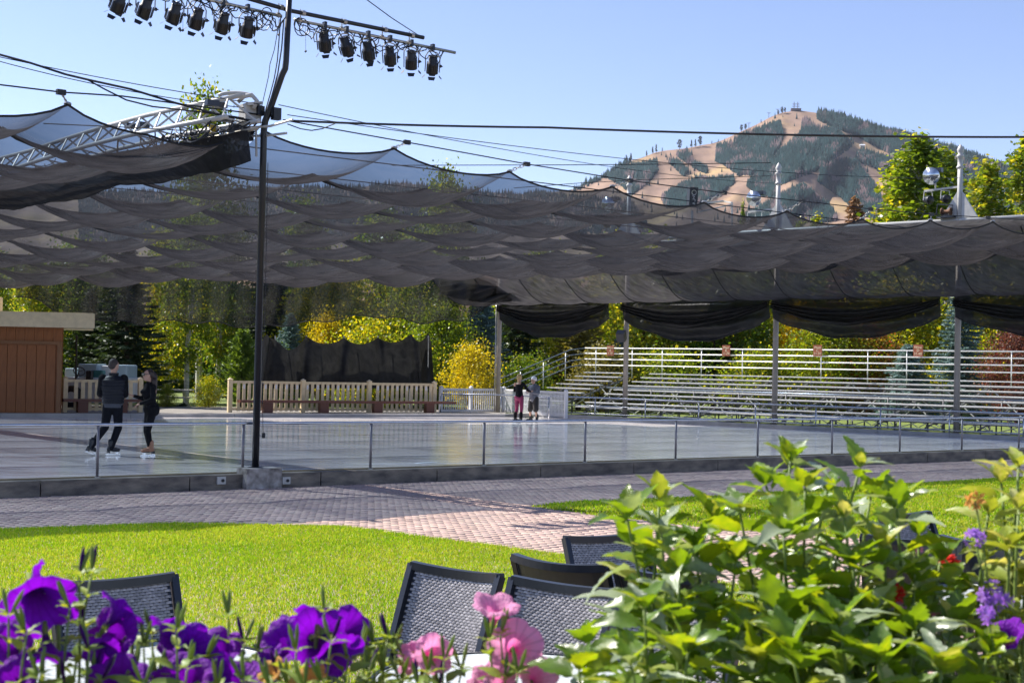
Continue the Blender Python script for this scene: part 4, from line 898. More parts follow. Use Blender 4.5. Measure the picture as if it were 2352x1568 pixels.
for u,h,l,bd_ in [(1561,24,'biggest of four round pines standing apart on the left ridge',True),(1588,19,'slim pine second of the four on the left ridge',False),(1597,18,'slim pine third of the four on the left ridge',False),(1608,23,'wide pine last of the four on the left ridge',True),(1635,9,'tiny pine just right of the four ridge pines',False),(1650,8,'second tiny pine right of the four ridge pines',False),
                (1507,20,'tall pine in the clump at the left shoulder',False),(1499,17,'slimmer pine in the clump at the left shoulder',False),(1485,14,'short pine left of the shoulder clump',False),(1449,19,'pine high on the falling left ridge',False),(1438,18,'pine just below it on the falling left ridge',False),(1521,10,'small pine right of the shoulder clump',False),
                (1703,17,'wide dark pine where the thick cable meets the ridge',True),(1712,15,'second dark pine beside the thick cable on the ridge',True),(1796,16,'pine just left of the summit',True),(1803,13,'smaller pine just left of the summit',True),(1788,11,'little pine below the summit on the left',True),(1884,12,'pine at the start of the right hand tree line',False),(1748,9,'small pine on the upper left ridge',False)]: rpine(u,h,l,bd_)
# tree line along the right ridge
ln = [(u, ridge(u)+random.uniform(0,5)) for u in np.arange(1880,2330,1.1)]
ln = [(u, v) for u,v in ln if True]+[(u, ridge(u)+random.uniform(1,9)) for u in np.arange(1390,1450,1.3)]+[(u, ridge(u)+random.uniform(1,9)) for u in np.arange(1318,1400,2.2)]
forest('ridge_forest', ln, mConif, 'jagged conifer line along the right ridge of the mountain', 10, 20)
# summit lodge and lift towers
sm = mtn(1828,1.0)
t = thing('summit_antenna', 'two thin antenna masts and a hut on the mountain summit', 'antenna', loc=tuple(sm))
for dx in (-4,4):
    B().tube([sm+Vector((dx,0,-2)), sm+Vector((dx,0,19))], .7, 4).build('mast', mGrayC, t)
    for z in (9,14): B().tube([sm+Vector((dx-4,0,z)), sm+Vector((dx+4,0,z))], .6, 4).build('cross_arm', mGrayC, t)
B().box(sm+Vector((0,0,1.5)), (22,10,5)).build('hut', mGrayC, t)
for u, l in ((1766,'lower'),(1720,'lowest'),(1786,'upper')):
    p = mtn(u,1.0); tt = thing('lift_tower', f'tiny ski lift tower on the summit ridge, {l} of the three', 'lift tower', 'ski lift towers on the ridge', loc=tuple(p))
    B().tube([p-Vector((0,0,2)), p+Vector((0,0,11))], .5, 4).build('mast', mGrayC, tt); B().tube([p+Vector((-4,0,11)), p+Vector((4,0,11))], .45, 4).build('cross_arm', mGrayC, tt)
def face(u, v):
    vr = ridge(u); vb = 846+(u-1176)*.0209; return mtn(u,(v-vb)/(vr-vb))
p = face(1979,341); t = thing('mountain_lodge', 'small pale lodge roof on the ski run', 'building', loc=tuple(p))
B().box(p+Vector((0,-6,4)), (9,6,4)).build('wall', M('lodge_wall',(.4,.36,.33),.8), t)
B().add([p+Vector(q) for q in ((-5.5,-9.5,6),(5.5,-9.5,6),(5.5,-2.5,6),(-5.5,-2.5,6),(-5.5,-6,9),(5.5,-6,9))], [(0,1,5,4),(2,3,4,5),(0,4,3),(1,2,5),(3,2,1,0)]).build('roof', M('lodge_roof',(.7,.7,.7),.6), t)
# ============================================================ TREES
def quads(C, Nn, su, sv):
    """cards at C with random orientation, diamond shaped"""
    n = len(C); a = rng.normal(size=(n,3)); a /= np.linalg.norm(a,axis=1)[:,None]; b = np.cross(a, rng.normal(size=(n,3))); b /= np.linalg.norm(b,axis=1)[:,None]
    if Nn is not None: a = Nn/np.linalg.norm(Nn,axis=1)[:,None]; b = np.cross(a, rng.normal(size=(n,3))); b /= np.linalg.norm(b,axis=1)[:,None]
    V = np.stack([C-a*su[:,None], C+b*sv[:,None], C+a*su[:,None], C-b*sv[:,None]], 1)
    return V.reshape(-1,3), np.arange(n*4).reshape(-1,4)
def decid(name, h, r, base, ntip, nleaf, ls, col=1.0, up=.0, cone=False):
    """crown mesh and trunk mesh, unit in metres; base = height where crown starts"""
    tips = []; b = B(); 
    b.tube([(0,0,0),(h*.01,0,h*.3),(-h*.012,.02*h,h*.6),(0,0,h*.93)], [h*.014+.04, h*.012+.03, h*.008+.015, .01], 6)
    for k in range(ntip):
        s = (k+.5)/ntip; z = base+(h-base)*s**.9; prof = math.sin(PI*min(1,(s*.86+.12)))**col
        if cone: prof = min(1, s*6+.3)*(1.02-s)**.75
        g = k*2.4+random.uniform(-.5,.5); rr = r*prof*random.uniform(.45,1.05)
        tip = Vector((rr*math.cos(g), rr*math.sin(g), z+random.uniform(-.3,.5)+up*rr)); tips.append(tip)
        if k % 2 == 0: b.tube([(0,0,max(base*.6,z-rr*.9)), tip*.5+Vector((0,0,z*.5-rr*.15)), tip], [.035,.022,.008], 4)
    C = []
    for tip in tips:
        n = int(nleaf/ntip*random.uniform(.6,1.4)); sg = r*random.uniform(.16,.30)*(.55+.6*(1-(tip.z-base)/(h-base)) if cone else 1)
        C.append(np.array(tip)+rng.normal(size=(n,3))*np.array([sg,sg,sg*.8]))
    C = np.concatenate(C); n = len(C)
    V, Fq = quads(C, None, ls*rng.uniform(.6,1.3,n), ls*.75*rng.uniform(.6,1.3,n))
    return npmesh(name, V, Fq, None), b.mesh('trunk', None)
def conif(name, h, r, nb, dens, ls, droop=.25, bare=0, up=0):
    b = B(); b.tube([(0,0,0),(0,0,h*.5),(0,0,h)], [h*.017+.03,h*.01,.012], 6)
    C = []; D = []
    for k in range(nb):
        s = (k+.5)/nb; s = s**.85; z = h*(.06+.93*s); L = r*(1-s)**.75*random.uniform(.75,1.12)+.12; g = k*2.39996+random.uniform(-.25,.25)
        e = Vector((math.cos(g)*L, math.sin(g)*L, -droop*L+up*L))
        if k % 3 == 0: b.tube([(0,0,z), (e.x*.9,e.y*.9,z+e.z*.8)], [.02,.006], 3)
        m_ = max(4, int(dens*L)); t_ = rng.uniform(.12,1.05,m_); wdt = .28*L*(1.15-t_)*.9+.05
        base_ = np.array([0,0,z])+t_[:,None]*np.array(e)+np.stack([np.zeros(m_),np.zeros(m_),-.06*L*np.sin(t_*3)+ .10*L*t_**3],1)
        side_ = np.array([-math.sin(g),math.cos(g),0]); q = rng.uniform(-1,1,m_)
        C.append(base_+side_*(q*wdt)[:,None]+rng.normal(size=(m_,3))*.035); D.append(np.array(e)/L*.75+side_*(np.sign(q)*.6)[:,None]+rng.normal(size=(m_,3))*.3)
    C = np.concatenate(C); D = np.concatenate(D); n = len(C)
    V, Fq = quads(C, D, ls*rng.uniform(.7,1.4,n), ls*.34*rng.uniform(.7,1.3,n))
    return npmesh(name, V, Fq, None), b.mesh('trunk', None)
gA = leafmat('aspen_leaves', (.05,.09,.012), (.16,.235,.025), c3=(.36,.34,.04), trans=.55, rough=.35, tint=(1.9,1.7,.5))
gB = leafmat('cottonwood_leaves', (.035,.08,.012), (.12,.21,.02), c3=(.24,.25,.03), trans=.5, rough=.35)
gY = leafmat('yellow_leaves', (.28,.27,.018), (.58,.50,.02), c3=(.72,.46,.02), trans=.55, rough=.45, tint=(1.5,1.3,.5))
gYG = leafmat('yellow_green_leaves', (.08,.14,.015), (.22,.28,.022), c3=(.50,.44,.02), trans=.55, rough=.4, tint=(1.7,1.5,.5))
gO = leafmat('orange_green_leaves', (.10,.13,.02), (.26,.20,.03), c3=(.42,.12,.05), trans=.5, rough=.45, tint=(1.6,1.3,.6))
gR = leafmat('plum_leaves', (.07,.022,.022), (.16,.06,.045), c3=(.22,.13,.08), trans=.4, rough=.45, tint=(1.7,1.1,.8))
gS = leafmat('spruce_needles', (.014,.032,.014), (.045,.08,.03), trans=.2, rough=.6)
gSB = leafmat('blue_spruce_needles', (.07,.12,.12), (.20,.29,.28), trans=.25, rough=.6, tint=(1.2,1.3,1.1))
gSO = leafmat('golden_spruce_needles', (.07,.09,.02), (.24,.21,.05), trans=.3, rough=.6)
gP = leafmat('light_pine_needles', (.06,.12,.02), (.16,.26,.05), trans=.35, rough=.55)
gBr = leafmat('brown_spruce_needles', (.15,.08,.04), (.34,.20,.10), trans=.25, rough=.7, tint=(1.3,1.1,.8))
mTrW = M('white_bark', (.46,.44,.38), .7, 0, .3, 3, stretch=(1,1,4)); mTrB = M('brown_bark', (.09,.06,.045), .9, 0, .3, 6)
random.seed(21)
SH = {'aspen': decid('crown', 12, 2.1, 2.6, 46, 10500, .105), 'aspen2': decid('crown', 11, 2.4, 1.6, 50, 11500, .11), 'broad': decid('crown', 9, 3.4, .7, 64, 13500, .12),
      'poplar': decid('crown', 13, 1.5, .8, 90, 6200, .10, .8, .9, True), 'shrub': decid('crown', 3.2, 1.7, .15, 36, 7500, .065), 'spire': decid('crown', 5, .55, .3, 22, 700, .10, .8, .4),
      'spruce': conif('crown', 11, 2.6, 150, 60, .17), 'spruce2': conif('crown', 8, 2.3, 130, 62, .15, .1, up=.1), 'pine': conif('crown', 6, 1.9, 100, 60, .16, -.3, up=.25), 'smallspruce': conif('crown', 4.2, 1.5, 90, 80, .11)}
Hs = {'aspen':12,'aspen2':11,'broad':9,'poplar':13,'shrub':3.2,'spire':5,'spruce':11,'spruce2':8,'pine':6,'smallspruce':4.2}
NM = {'aspen':'aspen_tree','aspen2':'aspen_tree','broad':'leafy_tree','poplar':'poplar_tree','shrub':'leafy_shrub','spire':'young_tree','spruce':'spruce_tree','spruce2':'spruce_tree','pine':'pine_tree','smallspruce':'spruce_tree'}
def tree(kind, u, y, vtop, mat, label, wide=1.0, tr=None, zbase=-.02, grp=None):
    base = at(u, 850, y); top = at(u, vtop, y); h = top.z-zbase; s = h/Hs[kind]/1.08
    cat = 'shrub' if kind == 'shrub' else 'tree'
    t = thing(NM[kind], label, cat, grp or ('shrubs beyond the ice' if kind == 'shrub' else 'trees beyond the ice'), loc=(base.x, y, zbase), world=False)
    cm, tm = SH[kind]; rot = random.uniform(0, 6.28)
    for nm, me, m_ in (('crown', cm, mat), ('trunk', tm, tr or (mTrW if 'aspen' in kind or kind=='poplar' else mTrB))):
        if not me.materials: me.materials.append(None)
        o = bpy.data.objects.new(nm, me); COL.objects.link(o); o.parent = t
        o.material_slots[0].link = 'OBJECT'; o.material_slots[0].material = m_
        o.scale = (s*wide, s*wide, s); o.rotation_euler = (0,0,rot)
    return t
T = tree
# left to middle, behind the curtain
T('aspen',458,72,190,gB,'tall thin topped aspen rising above the net behind the truss',.72)
T('aspen2',-40,58,560,gA,'bright aspen above the roof of the brown building, leftmost')
T('aspen',70,62,590,gA,'aspen behind the brown building between its roof and the curtain',1.2)
T('broad',170,64,560,gB,'dark leafy tree behind the corner of the brown building')
T('spruce',290,57,520,gS,'large dark spruce behind the two nearer skaters',1.25)
T('spruce2',205,60,640,gS,'smaller dark spruce at the corner of the brown building')
T('aspen',430,61,470,gA,'aspen with a white forked trunk right of the dark spruce',.95)
T('aspen2',385,66,520,gYG,'yellowish aspen right behind the dark spruce')
T('aspen',500,70,480,gB,'dense green aspen left of the dark pole')
T('pine',556,58,738,gP,'light green bushy pine just left of the dark pole',1.0,mTrB)
T('spruce',615,72,470,gS,'dark spruce hidden behind the dark pole and curtain')
T('spruce2',665,66,700,gSB,'blue green spruce above the left end of the black tarp')
T('broad',760,70,600,gYG,'yellow green leafy tree above the middle of the black tarp')
T('broad',745,66,724,gY,'bright yellow tree top just above the black tarp',.75)
T('shrub',850,63,742,gYG,'yellow green shrub right of the bright yellow one',1.0)
T('aspen',870,76,470,gA,'green aspen above the right half of the black tarp',1.2)
T('aspen2',960,68,520,gA,'bright green aspen at the right end of the black tarp')
T('aspen',1015,79,380,gA,'tall aspen whose tip pokes out above the net edge',.8)
T('aspen',690,80,450,gB,'dark green aspen far behind the curtain')
T('broad',1010,64,700,gA,'round green tree between the tarp and the yellow bush')
T('spruce2',1105,67,650,gSB,'blue green spruce above the yellow bush',1.1)
T('shrub',1082,60.5,795,gY,'brilliant yellow orange bush beside the white picket fence',.85)
T('spruce',1190,69,560,gS,'dark spruce right of the first roof pole')
T('aspen2',1250,72,560,gA,'green aspen behind the end rail of the bleachers')
T('spruce2',1330,68,640,gSO,'golden olive spruce behind the left end of the bleachers',1.2)
T('aspen',1400,76,540,gYG,'yellowish aspen in the gap left of the second roof pole')
T('broad',1480,73,560,gA,'green leafy tree behind the A section sign',1.1)
T('aspen2',1560,76,560,gA,'green aspen behind the aisle of the bleachers',1.2)
T('broad',1640,72,590,gB,'dense green tree behind the B section sign',1.1)
T('smallspruce',1420,70,760,gSB,'small blue green spruce behind the second roof pole')
T('spruce2',1672,71,700,gSO,'olive spruce with bare twigs behind the B section sign',.8)
T('aspen2',1735,76,580,gB,'dark green aspen left of the middle roof pole',1.1)
T('broad',1835,72,700,gY,'yellow tree just right of the middle roof pole',.7)
T('broad',1900,66,725,gYG,'yellow green shrubby tree behind the C section sign',1.2)
T('broad',1975,67,735,gO,'orange tinged shrubby tree right of the C section sign',1.25)
T('aspen',1800,80,560,gB,'dark aspen behind the middle roof pole',1.2)
T('aspen2',1930,78,600,gB,'dark green aspen behind the orange tinged tree',1.3)
T('broad',2060,70,640,gYG,'big yellow speckled tree behind the D section sign',1.25)
T('smallspruce',2085,62,775,gSB,'short blue spruce behind the D section sign',1.3)
T('spruce',2205,63,610,gSB,'tall blue spruce behind the right roof pole',1.05)
T('broad',2275,67,690,gYG,'yellow green tree right of the tall blue spruce',1.1)
T('broad',2335,60,750,gR,'dark red plum tree at the right edge',.95)
T('aspen',2380,70,640,gA,'green aspen cut by the right edge of the photo',1.3)
T('poplar',2105,74,282,gA,'tallest poplar, left of the right white pole top',1.95)
T('poplar',2062,76,330,gA,'poplar leaning left of the tallest one',1.6)
T('poplar',2165,78,315,gYG,'yellowish poplar just behind the right white pole top',1.5)
T('poplar',2262,80,345,gA,'poplar right of the right white pole top',1.7)
T('poplar',2348,82,292,gA,'poplar at the top right edge of the photo',1.5)
T('spruce',1958,75,408,gBr,'rust brown cone laden spruce top between the white poles',.95)
T('poplar',1870,84,478,gA,'green tree tip just right of the left white pole top',1.0)
T('poplar',1832,86,490,gA,'lower green tree tip beside the net peaks',1.0)
T('poplar',1700,80,446,gA,'single thin leafy tree tip above the net beside the tall speaker',.3)
T('poplar',2010,80,492,gA,'green tree tip right of the brown spruce',.9)
# low planting in the gaps
T('shrub',480,57,868,gYG,'yellow green shrub at the foot of the white aspen trunks',.9)
T('shrub',385,56,885,gA,'small shrub with thin stems behind the near woman',.8)
T('shrub',250,56.5,880,gS,'dark low shrub behind the short cream fence')
T('shrub',1960,66,880,gO,'low reddish shrub seen through the bleacher planks',1.2)
T('shrub',1210,64,820,gB,'green shrub behind the far pair of skaters',1.2)
T('shrub',1390,66,800,gSO,'golden shrub behind the end rail of the bleachers',1.2)
T('shrub',1530,66,810,gA,'green shrub under the aisle of the bleachers',1.3)
T('shrub',1750,67,810,gA,'green shrub behind the B section seats',1.4)
T('shrub',2140,66,850,gYG,'yellow green shrub behind the D section seats',1.3)
T('shrub',600,64,800,gB,'dark shrub behind the dark pole',1.4)
T('shrub',900,66,800,gB,'dark shrub behind the black tarp',1.6)
# far wood as one mass behind everything
n = 90000; x = rng.uniform(-60,75,n); y = 92+rng.uniform(-3,3,n); ztop = 6.8+1.0*np.sin(x*.35)+.8*np.sin(x*.9+1)+.5*np.sin(x*2.1); z = rng.uniform(0,1,n)**.85*ztop
y = y+1.5*np.sin(x*.8)+(ztop-z)*-.15; V, Fq = quads(np.stack([x,y,z],1), None, .24*rng.uniform(.6,1.3,n), .18*rng.uniform(.6,1.3,n))
link('far_wood', npmesh('far_wood', V, Fq, gB), kind='stuff', label='dense green wood closing the view behind the single trees')
B().grid(lambda u,v: Vector((-70+150*u, 96+1.5*math.sin(u*60), 5*v)), 60, 4).build('far_hedge_core', gS, kind='stuff', label='dark inner mass of the far wood')
# ============================================================ TARP, RESURFACER, PEOPLE
tt = thing('tarp_screen', 'black tarp draped over a row of posts behind the long cream fence', 'tarp', loc=tuple(on(790,946,0.085)))
pk = [(578,862),(612,768),(628,790),(660,797),(703,771),(745,785),(800,774),(845,782),(900,777),(948,768),(962,785),(985,766),(996,886)]
peaks = [612,632,703,790,868,944,984]
def tarp(u, v):
    x = 604+386*u; PKX = [604,612,632,703,790,868,944,964,984,992]; PKV = [778,766,778,771,775,774,766,784,763,790]
    jj = min(8, max(0, sum(1 for q in PKX if q <= x)-1)); tt_ = (x-PKX[jj])/(PKX[jj+1]-PKX[jj]); sagv = 4*tt_*(1-tt_)*min(16,(PKX[jj+1]-PKX[jj])*.22)*(1.8 if jj == 2 else 1)
    vt = float(np.interp(x, PKX, PKV))+sagv; vb_ = 892
    y = c0.lerp(c1,u).y + 1.3 - .35*v + .10*mnoise.noise(Vector((x*.03-v*.5,v*1.1,0))) + .03*math.sin(x*.09+v*3) + .10*v*math.sin(tt_*PI)
    for p in peaks: y += .22*math.exp(-((x-p-(v*14*math.sin(p)))/10)**2)*(1-v*.5)
    if u > .93: y += 1.2*(u-.93)/.07*(1-.2*v)
    if u < .04: y += .8*(1-u/.04)
    xx = x - 24*v*max(0,1-u*9) + 8*v*max(0,(u-.9)*10)
    return at(xx, vt+(vb_-vt)*v, y)
B().grid(tarp, 170, 40).build('cloth', mTarp, tt, True)
B().grid(lambda u,v: tarp(.02+.96*u, .05+.95*v)+Vector((0,.9,0)), 60, 10).build('back_cloth', mTarp, tt, True)
for p in peaks: 
    q = at(p, 772, c0.lerp(c1,(p-604)/386).y+1.9); B().tube([Vector((q.x,q.y,.05)), q+Vector((0,0,.02))], .03, 6).build('post', mSilver, tt)
# white signs leaning at left of tarp? (folded cloth ends)
# ice resurfacer behind the short fence
zt = thing('ice_resurfacer', 'pale blue and white ice resurfacer with black steering wheel behind the short cream fence', 'ice resurfacer', loc=tuple(on(215,946,.085)))
mZB = M('pale_blue_body', (.30,.42,.50), .4, .1, .1, 4); mZW = M('offwhite_body', (.55,.58,.60), .4); mTeal = M('teal_hydraulics', (.03,.15,.15), .4)
YZ = 52.4
def zb_(u0,u1,v0,v1,mat,name,y=YZ,dpt=1.2,bev=0):
    a = at(u0,v1,y); b = at(u1,v0,y); c = (a+b)/2; o = B().box(c+Vector((0,dpt/2,0)), (abs(b.x-a.x), dpt, abs(b.z-a.z))).build(name, mat, zt)
    m_ = o.modifiers.new('b','BEVEL'); m_.width = .05; m_.segments = 2; return o
zb_(150,280,868,925,mZW,'chassis',YZ,2.6); body = zb_(178,224,836,872,mZB,'hood',YZ+.3,1.2); zb_(222,262,840,872,mZW,'snow_tank',YZ+.8,1.6); zb_(148,190,846,868,mZB,'side_tank',YZ+1,1.2)
zb_(212,236,850,868,mTeal,'hydraulic_block',YZ+.1,.4); zb_(250,292,838,900,mZB,'front_tank',YZ+1,1.5)
zb_(196,213,850,876,mBlack,'seat_back',YZ-.15,.14); zb_(196,216,872,878,mBlack,'seat_cushion',YZ-.3,.5)
cz = at(182,852,YZ-.2); ax = Vector((.4,-.6,.65)).normalized(); x_ = ax.orthogonal().normalized(); y_ = ax.cross(x_)
sw = B().tube([cz+x_*(.21*math.cos(g))+y_*(.21*math.sin(g)) for g in [2*PI*i/18 for i in range(19)]], .02, 6, False)
for k in range(3): g = 2*PI*k/3; sw.tube([cz, cz+x_*(.2*math.cos(g))+y_*(.2*math.sin(g))], .014, 5)
sw.build('steering_wheel', mBlack, zt, True); B().tube([cz, cz-ax*.55], .03, 6).build('steering_column', mBlack, zt)
for u in (165,262):
    c = at(u,928,YZ-.1); w_ = B().lathe([(.1,-.12),(.36,-.12),(.42,-.06),(.42,.06),(.36,.12),(.1,.12)], Vector((c.x,c.y,.5)), 20, (0,1,0)).build('tyre', mCable, zt, True)
    B().lathe([(0,-.13),(.2,-.13),(.2,-.09)], Vector((c.x,c.y,.5)), 14, (0,1,0)).build('rim', mZW, w_)
tag(B().tube([on(181,940,.085)+Vector((0,-.4,-.1)), at(176,770,49.6)], .035, 7).build('black_post', mBlack), 'thin black post between the brown building and the resurfacer', 'post')
# stacked pale table frames far left garden
tb = thing('garden_table', 'white garden table with bench legs under the aspens', 'table', loc=tuple(on(388,928,0)))
p = Vector((at(392,900,58).x, 58, 0)); B().box(p+Vector((0,0,.72)), (1.8,.7,.05)).build('table_top', mWhiteM, tb)
for s in (-1,1):
    B().tube([p+Vector((s*.7,-.6,0)), p+Vector((s*.5,0,.7)), p+Vector((s*.7,.6,0))], .03, 5).build('leg', mWhiteM, tb); B().box(p+Vector((0,s*.62,.42)), (1.8,.25,.04)).build('bench', mWhiteM, tb)
# ------------------------------------------------------------ people
mSkin = M('skin', (.52,.30,.21), .5, 0, .06, 8, spec=.4); mHairB = M('brown_hair', (.035,.018,.012), .45, 0, .4, 40, stretch=(1,1,.2)); mHairG = M('blond_hair', (.50,.33,.13), .5, 0, .25, 40, stretch=(1,1,.2)); mHairS = M('short_dark_hair', (.045,.032,.026), .7, 0, .3, 60)
def blob(name, prims, vox, mat, parent, Mx, smooth=3):
    b = bmesh.new()
    for p in prims:
        if p[0] == 'c':
            p0, p1, r0, r1 = Vector(p[1]), Vector(p[2]), p[3], p[4]
            for k in range(3 if (p1-p0).length < .12 else 6):
                n_ = 3 if (p1-p0).length < .12 else 6
            L_ = (p1-p0).length; n_ = max(2, int(L_/max(.008,min(r0,r1)*.45))+1)
            # one closed swept capsule
            d = (p1-p0).normalized() if L_ > 1e-6 else Vector((0,0,1)); x = d.orthogonal().normalized(); y = d.cross(x); N_ = 14
            prof = [(-r0*math.cos(a), r0*math.sin(a)) for a in [PI/2*i/4 for i in range(5)]]+[(L_+r1*math.sin(a), r1*math.cos(a)) for a in [PI/2*i/4 for i in range(5)]]
            rings = []
            for h, r in prof:
                if r < 1e-5: rings.append([b.verts.new(p0+d*h)])
                else: rings.append([b.verts.new(p0+d*h+x*(r*math.cos(2*PI*k/N_))+y*(r*math.sin(2*PI*k/N_))) for k in range(N_)])
            for A, C in zip(rings, rings[1:]):
                if len(A) == 1: [b.faces.new((A[0], C[(k+1)%N_], C[k])) for k in range(N_)]
                elif len(C) == 1: [b.faces.new((A[k], A[(k+1)%N_], C[0])) for k in range(N_)]
                else: [b.faces.new((A[k], A[(k+1)%N_], C[(k+1)%N_], C[k])) for k in range(N_)]
        else:
            c, r = Vector(p[1]), p[2]; R = p[3] if len(p) > 3 else Matrix.Identity(3)
            mm = Matrix.Translation(c) @ R.to_4x4() @ Matrix.Diagonal((*r,1)); bmesh.ops.create_icosphere(b, subdivisions=3, radius=1, matrix=mm)
    bmesh.ops.recalc_face_normals(b, faces=b.faces)
    me = bpy.data.meshes.new(name); b.to_mesh(me); b.free(); o = bpy.data.objects.new(name, me); COL.objects.link(o)
    r = o.modifiers.new('r','REMESH'); r.mode = 'VOXEL'; r.voxel_size = vox; s = o.modifiers.new('s','SMOOTH'); s.iterations = smooth; s.factor = .5
    bpy.context.view_layer.update()
    m2 = bpy.data.meshes.new_from_object(o.evaluated_get(bpy.context.evaluated_depsgraph_get())); bpy.data.objects.remove(o)
    m2.name = name; m2.materials.clear(); m2.materials.append(mat); m2.shade_smooth(); m2.transform(Mx)
    return link(name, m2, parent)
def hand(w_, d, palm, s, curl=.35):
    """five fingers; d = direction of the hand, palm = palm normal"""
    d = Vector(d).normalized(); pn = Vector(palm).normalized(); pn = (pn-d*pn.dot(d)).normalized(); sd = d.cross(pn)*s; w_ = Vector(w_); out = []
    out.append(('e', w_+d*.045, (.040,.017,.048), Matrix((sd,pn,d)).transposed() if True else None))
    for k, L_ in enumerate((.062,.072,.068,.052)):
        b0 = w_+d*.08+sd*(.028-.0185*k); d1 = (d*math.cos(curl)+pn*math.sin(curl)); m1 = b0+d1*L_*.55; d2 = (d*math.cos(curl*2.2)+pn*math.sin(curl*2.2)); out += [('c',w_+d*.05+sd*(.02-.014*k),b0,.010,.010),('c',b0,m1,.0098,.009),('c',m1,m1+d2*L_*.5,.009,.0078)]
    t0 = w_+d*.025+sd*.03; t1 = t0+(d*.6+sd*.7+pn*.3).normalized()*.038; out += [('c',t0,t1,.013,.011),('c',t1,t1+(d*.85+sd*.3+pn*.35).normalized()*.032,.011,.009)]
    return out
def head(c, f, s=1.0, ears=True):
    """c = head centre, f = facing"""
    f = Vector(f).normalized(); r = f.cross(Vector((0,0,1))).normalized(); u = Vector((0,0,1)); R = Matrix((r,f,u)).transposed(); c = Vector(c)
    P = [('e',c+u*.02*s,(.076*s,.096*s,.098*s),R),('e',c+f*.022*s-u*.045*s,(.062*s,.07*s,.072*s),R),('e',c+f*.06*s-u*.098*s,(.026*s,.022*s,.020*s),R),
         ('c',c+f*.088*s+u*.012*s,c+f*.108*s-u*.025*s,.009*s,.014*s),('e',c+f*.083*s-u*.062*s,(.024*s,.013*s,.011*s),R),('e',c+f*.082*s+u*.035*s,(.05*s,.012*s,.01*s),R)]
    if ears: P += [('e',c+r*.078*s-u*.005*s,(.010*s,.020*s,.030*s),R),('e',c-r*.078*s-u*.005*s,(.010*s,.020*s,.030*s),R)]
    return P, r, f, u
def limb(pts, rs): return [('c',pts[i],pts[i+1],rs[i],rs[i+1]) for i in range(len(pts)-1)]
def place(t): return Matrix.Translation(t)
mBlackCloth = M('black_cloth', (.008,.008,.010), .85, 0, .3, 20, bump=.6, bscale=14, spec=.15); mDarkJeans = M('dark_trousers', (.009,.010,.014), .85, 0, .3, 15, bump=.6, bscale=14, spec=.15)
mVest = M('navy_black_puffer', (.008,.009,.014), .5, 0, .3, 25, bump=.3, bscale=30, spec=.3)
mTan = M('tan_skate_leather', (.36,.17,.09), .45, 0, .2, 20); mBlade = M('skate_blade', (.6,.62,.65), .2, .9)
def skate(t, Mx, ankle, toe, mat, nm='ice_skate'):
    a = Vector(ankle); d = Vector(toe)-a; dz = d.z; d2 = Vector((d.x,d.y,0)).normalized(); up = Vector((0,0,1))
    pit = Vector((d2.x,d2.y,dz/max(.05,Vector((d.x,d.y,0)).length))).normalized(); nrm = d2.cross(up).cross(pit)*-1
    nrm = pit.cross(d2.cross(up)).normalized(); nrm = nrm if nrm.z > 0 else -nrm
    o = blob(nm, [('c',a+nrm*.11,a+nrm*.0,.062,.055),('c',a-nrm*.035-pit*.04,a-nrm*.045+pit*.10,.043,.040),('c',a-nrm*.045+pit*.10,a-nrm*.055+pit*.165,.042,.032)], .012, mat, t, Mx)
    h = B(); base = a-nrm*.088
    h.box(base-pit*.05, (.06,.055,.05), pit, d2.cross(up)).box(base+pit*.1+nrm*.008, (.13,.06,.02), pit, d2.cross(up)); 
    h.v = [tuple(Mx @ Vector(v)) for v in h.v]; h.build('heel', mBlack, o)
    b = B(); 
    b.box(base-nrm*.052+pit*.05, (.30,.006,.022), pit, d2.cross(up)).box(base-nrm*.03-pit*.05,(.03,.006,.04),pit,d2.cross(up)).box(base-nrm*.03+pit*.13,(.05,.006,.045),pit,d2.cross(up))
    b.v = [tuple(Mx @ Vector(v)) for v in b.v]; b.build('blade', mBlade, o)
# --- man in black puffer vest, from behind. local frame = world directions, origin on the ice
ft = on(255,1046,0); Mx = place(ft); S = 1.0
man = thing('person', 'person in black puffer vest and dark trousers on black skates, seen from behind', 'person', 'skaters on the ice', loc=tuple(ft))
lf = [Vector((.02,0,.98)), Vector((.09,.02,1.0))]
hL, hR = Vector((-.10,.05,1.0)), Vector((.09,.05,1.0)); kL, kR = Vector((-.14,.02,.56)), Vector((.10,.10,.55)); aL, aR = Vector((-.33,-.22,.19)), Vector((-.01,0,.15))
sL, sR = Vector((-.21,.02,1.53)), Vector((.20,.06,1.53)); eL, eR = Vector((-.25,.0,1.22)), Vector((.23,.06,1.21)); wL, wR = Vector((-.13,.22,1.14)), Vector((.08,.26,1.14))
hp, hr, hf, hu = head((.0,.06,1.79), (.55,.83,-.12))
bodyp = hp + limb([(0,.04,1.04),(0,.04,1.2),(0,.04,1.42)],[.11,.11,.12])+limb([(0,.04,1.5),(0,.05,1.72)],[.065,.058])+limb([sL,eL,wL],[.055,.042,.028])+limb([sR,eR,wR],[.055,.042,.028])+limb([hL,kL,aL],[.09,.06,.042])+limb([hR,kR,aR],[.09,.06,.042])+hand(wL,wR-wL+Vector((0,.1,0)),(0,0,-1),1)+hand(wR,wL-wR+Vector((0,.1,0)),(0,0,-1),-1)
blob('body', bodyp, .0105, mSkin, man, Mx)
blob('trousers', [('e',(0,.04,1.0),(.185,.135,.13))]+limb([hL,kL,aL],[.108,.080,.060])+limb([hR,kR,aR],[.108,.080,.060]), .014, mDarkJeans, man, Mx)
blob('sleeves', limb([sL,eL,wL+(eL-wL)*.1],[.085,.068,.045])+limb([sR,eR,wR+(eR-wR)*.1],[.085,.068,.045]), .014, mBlackCloth, man, Mx)
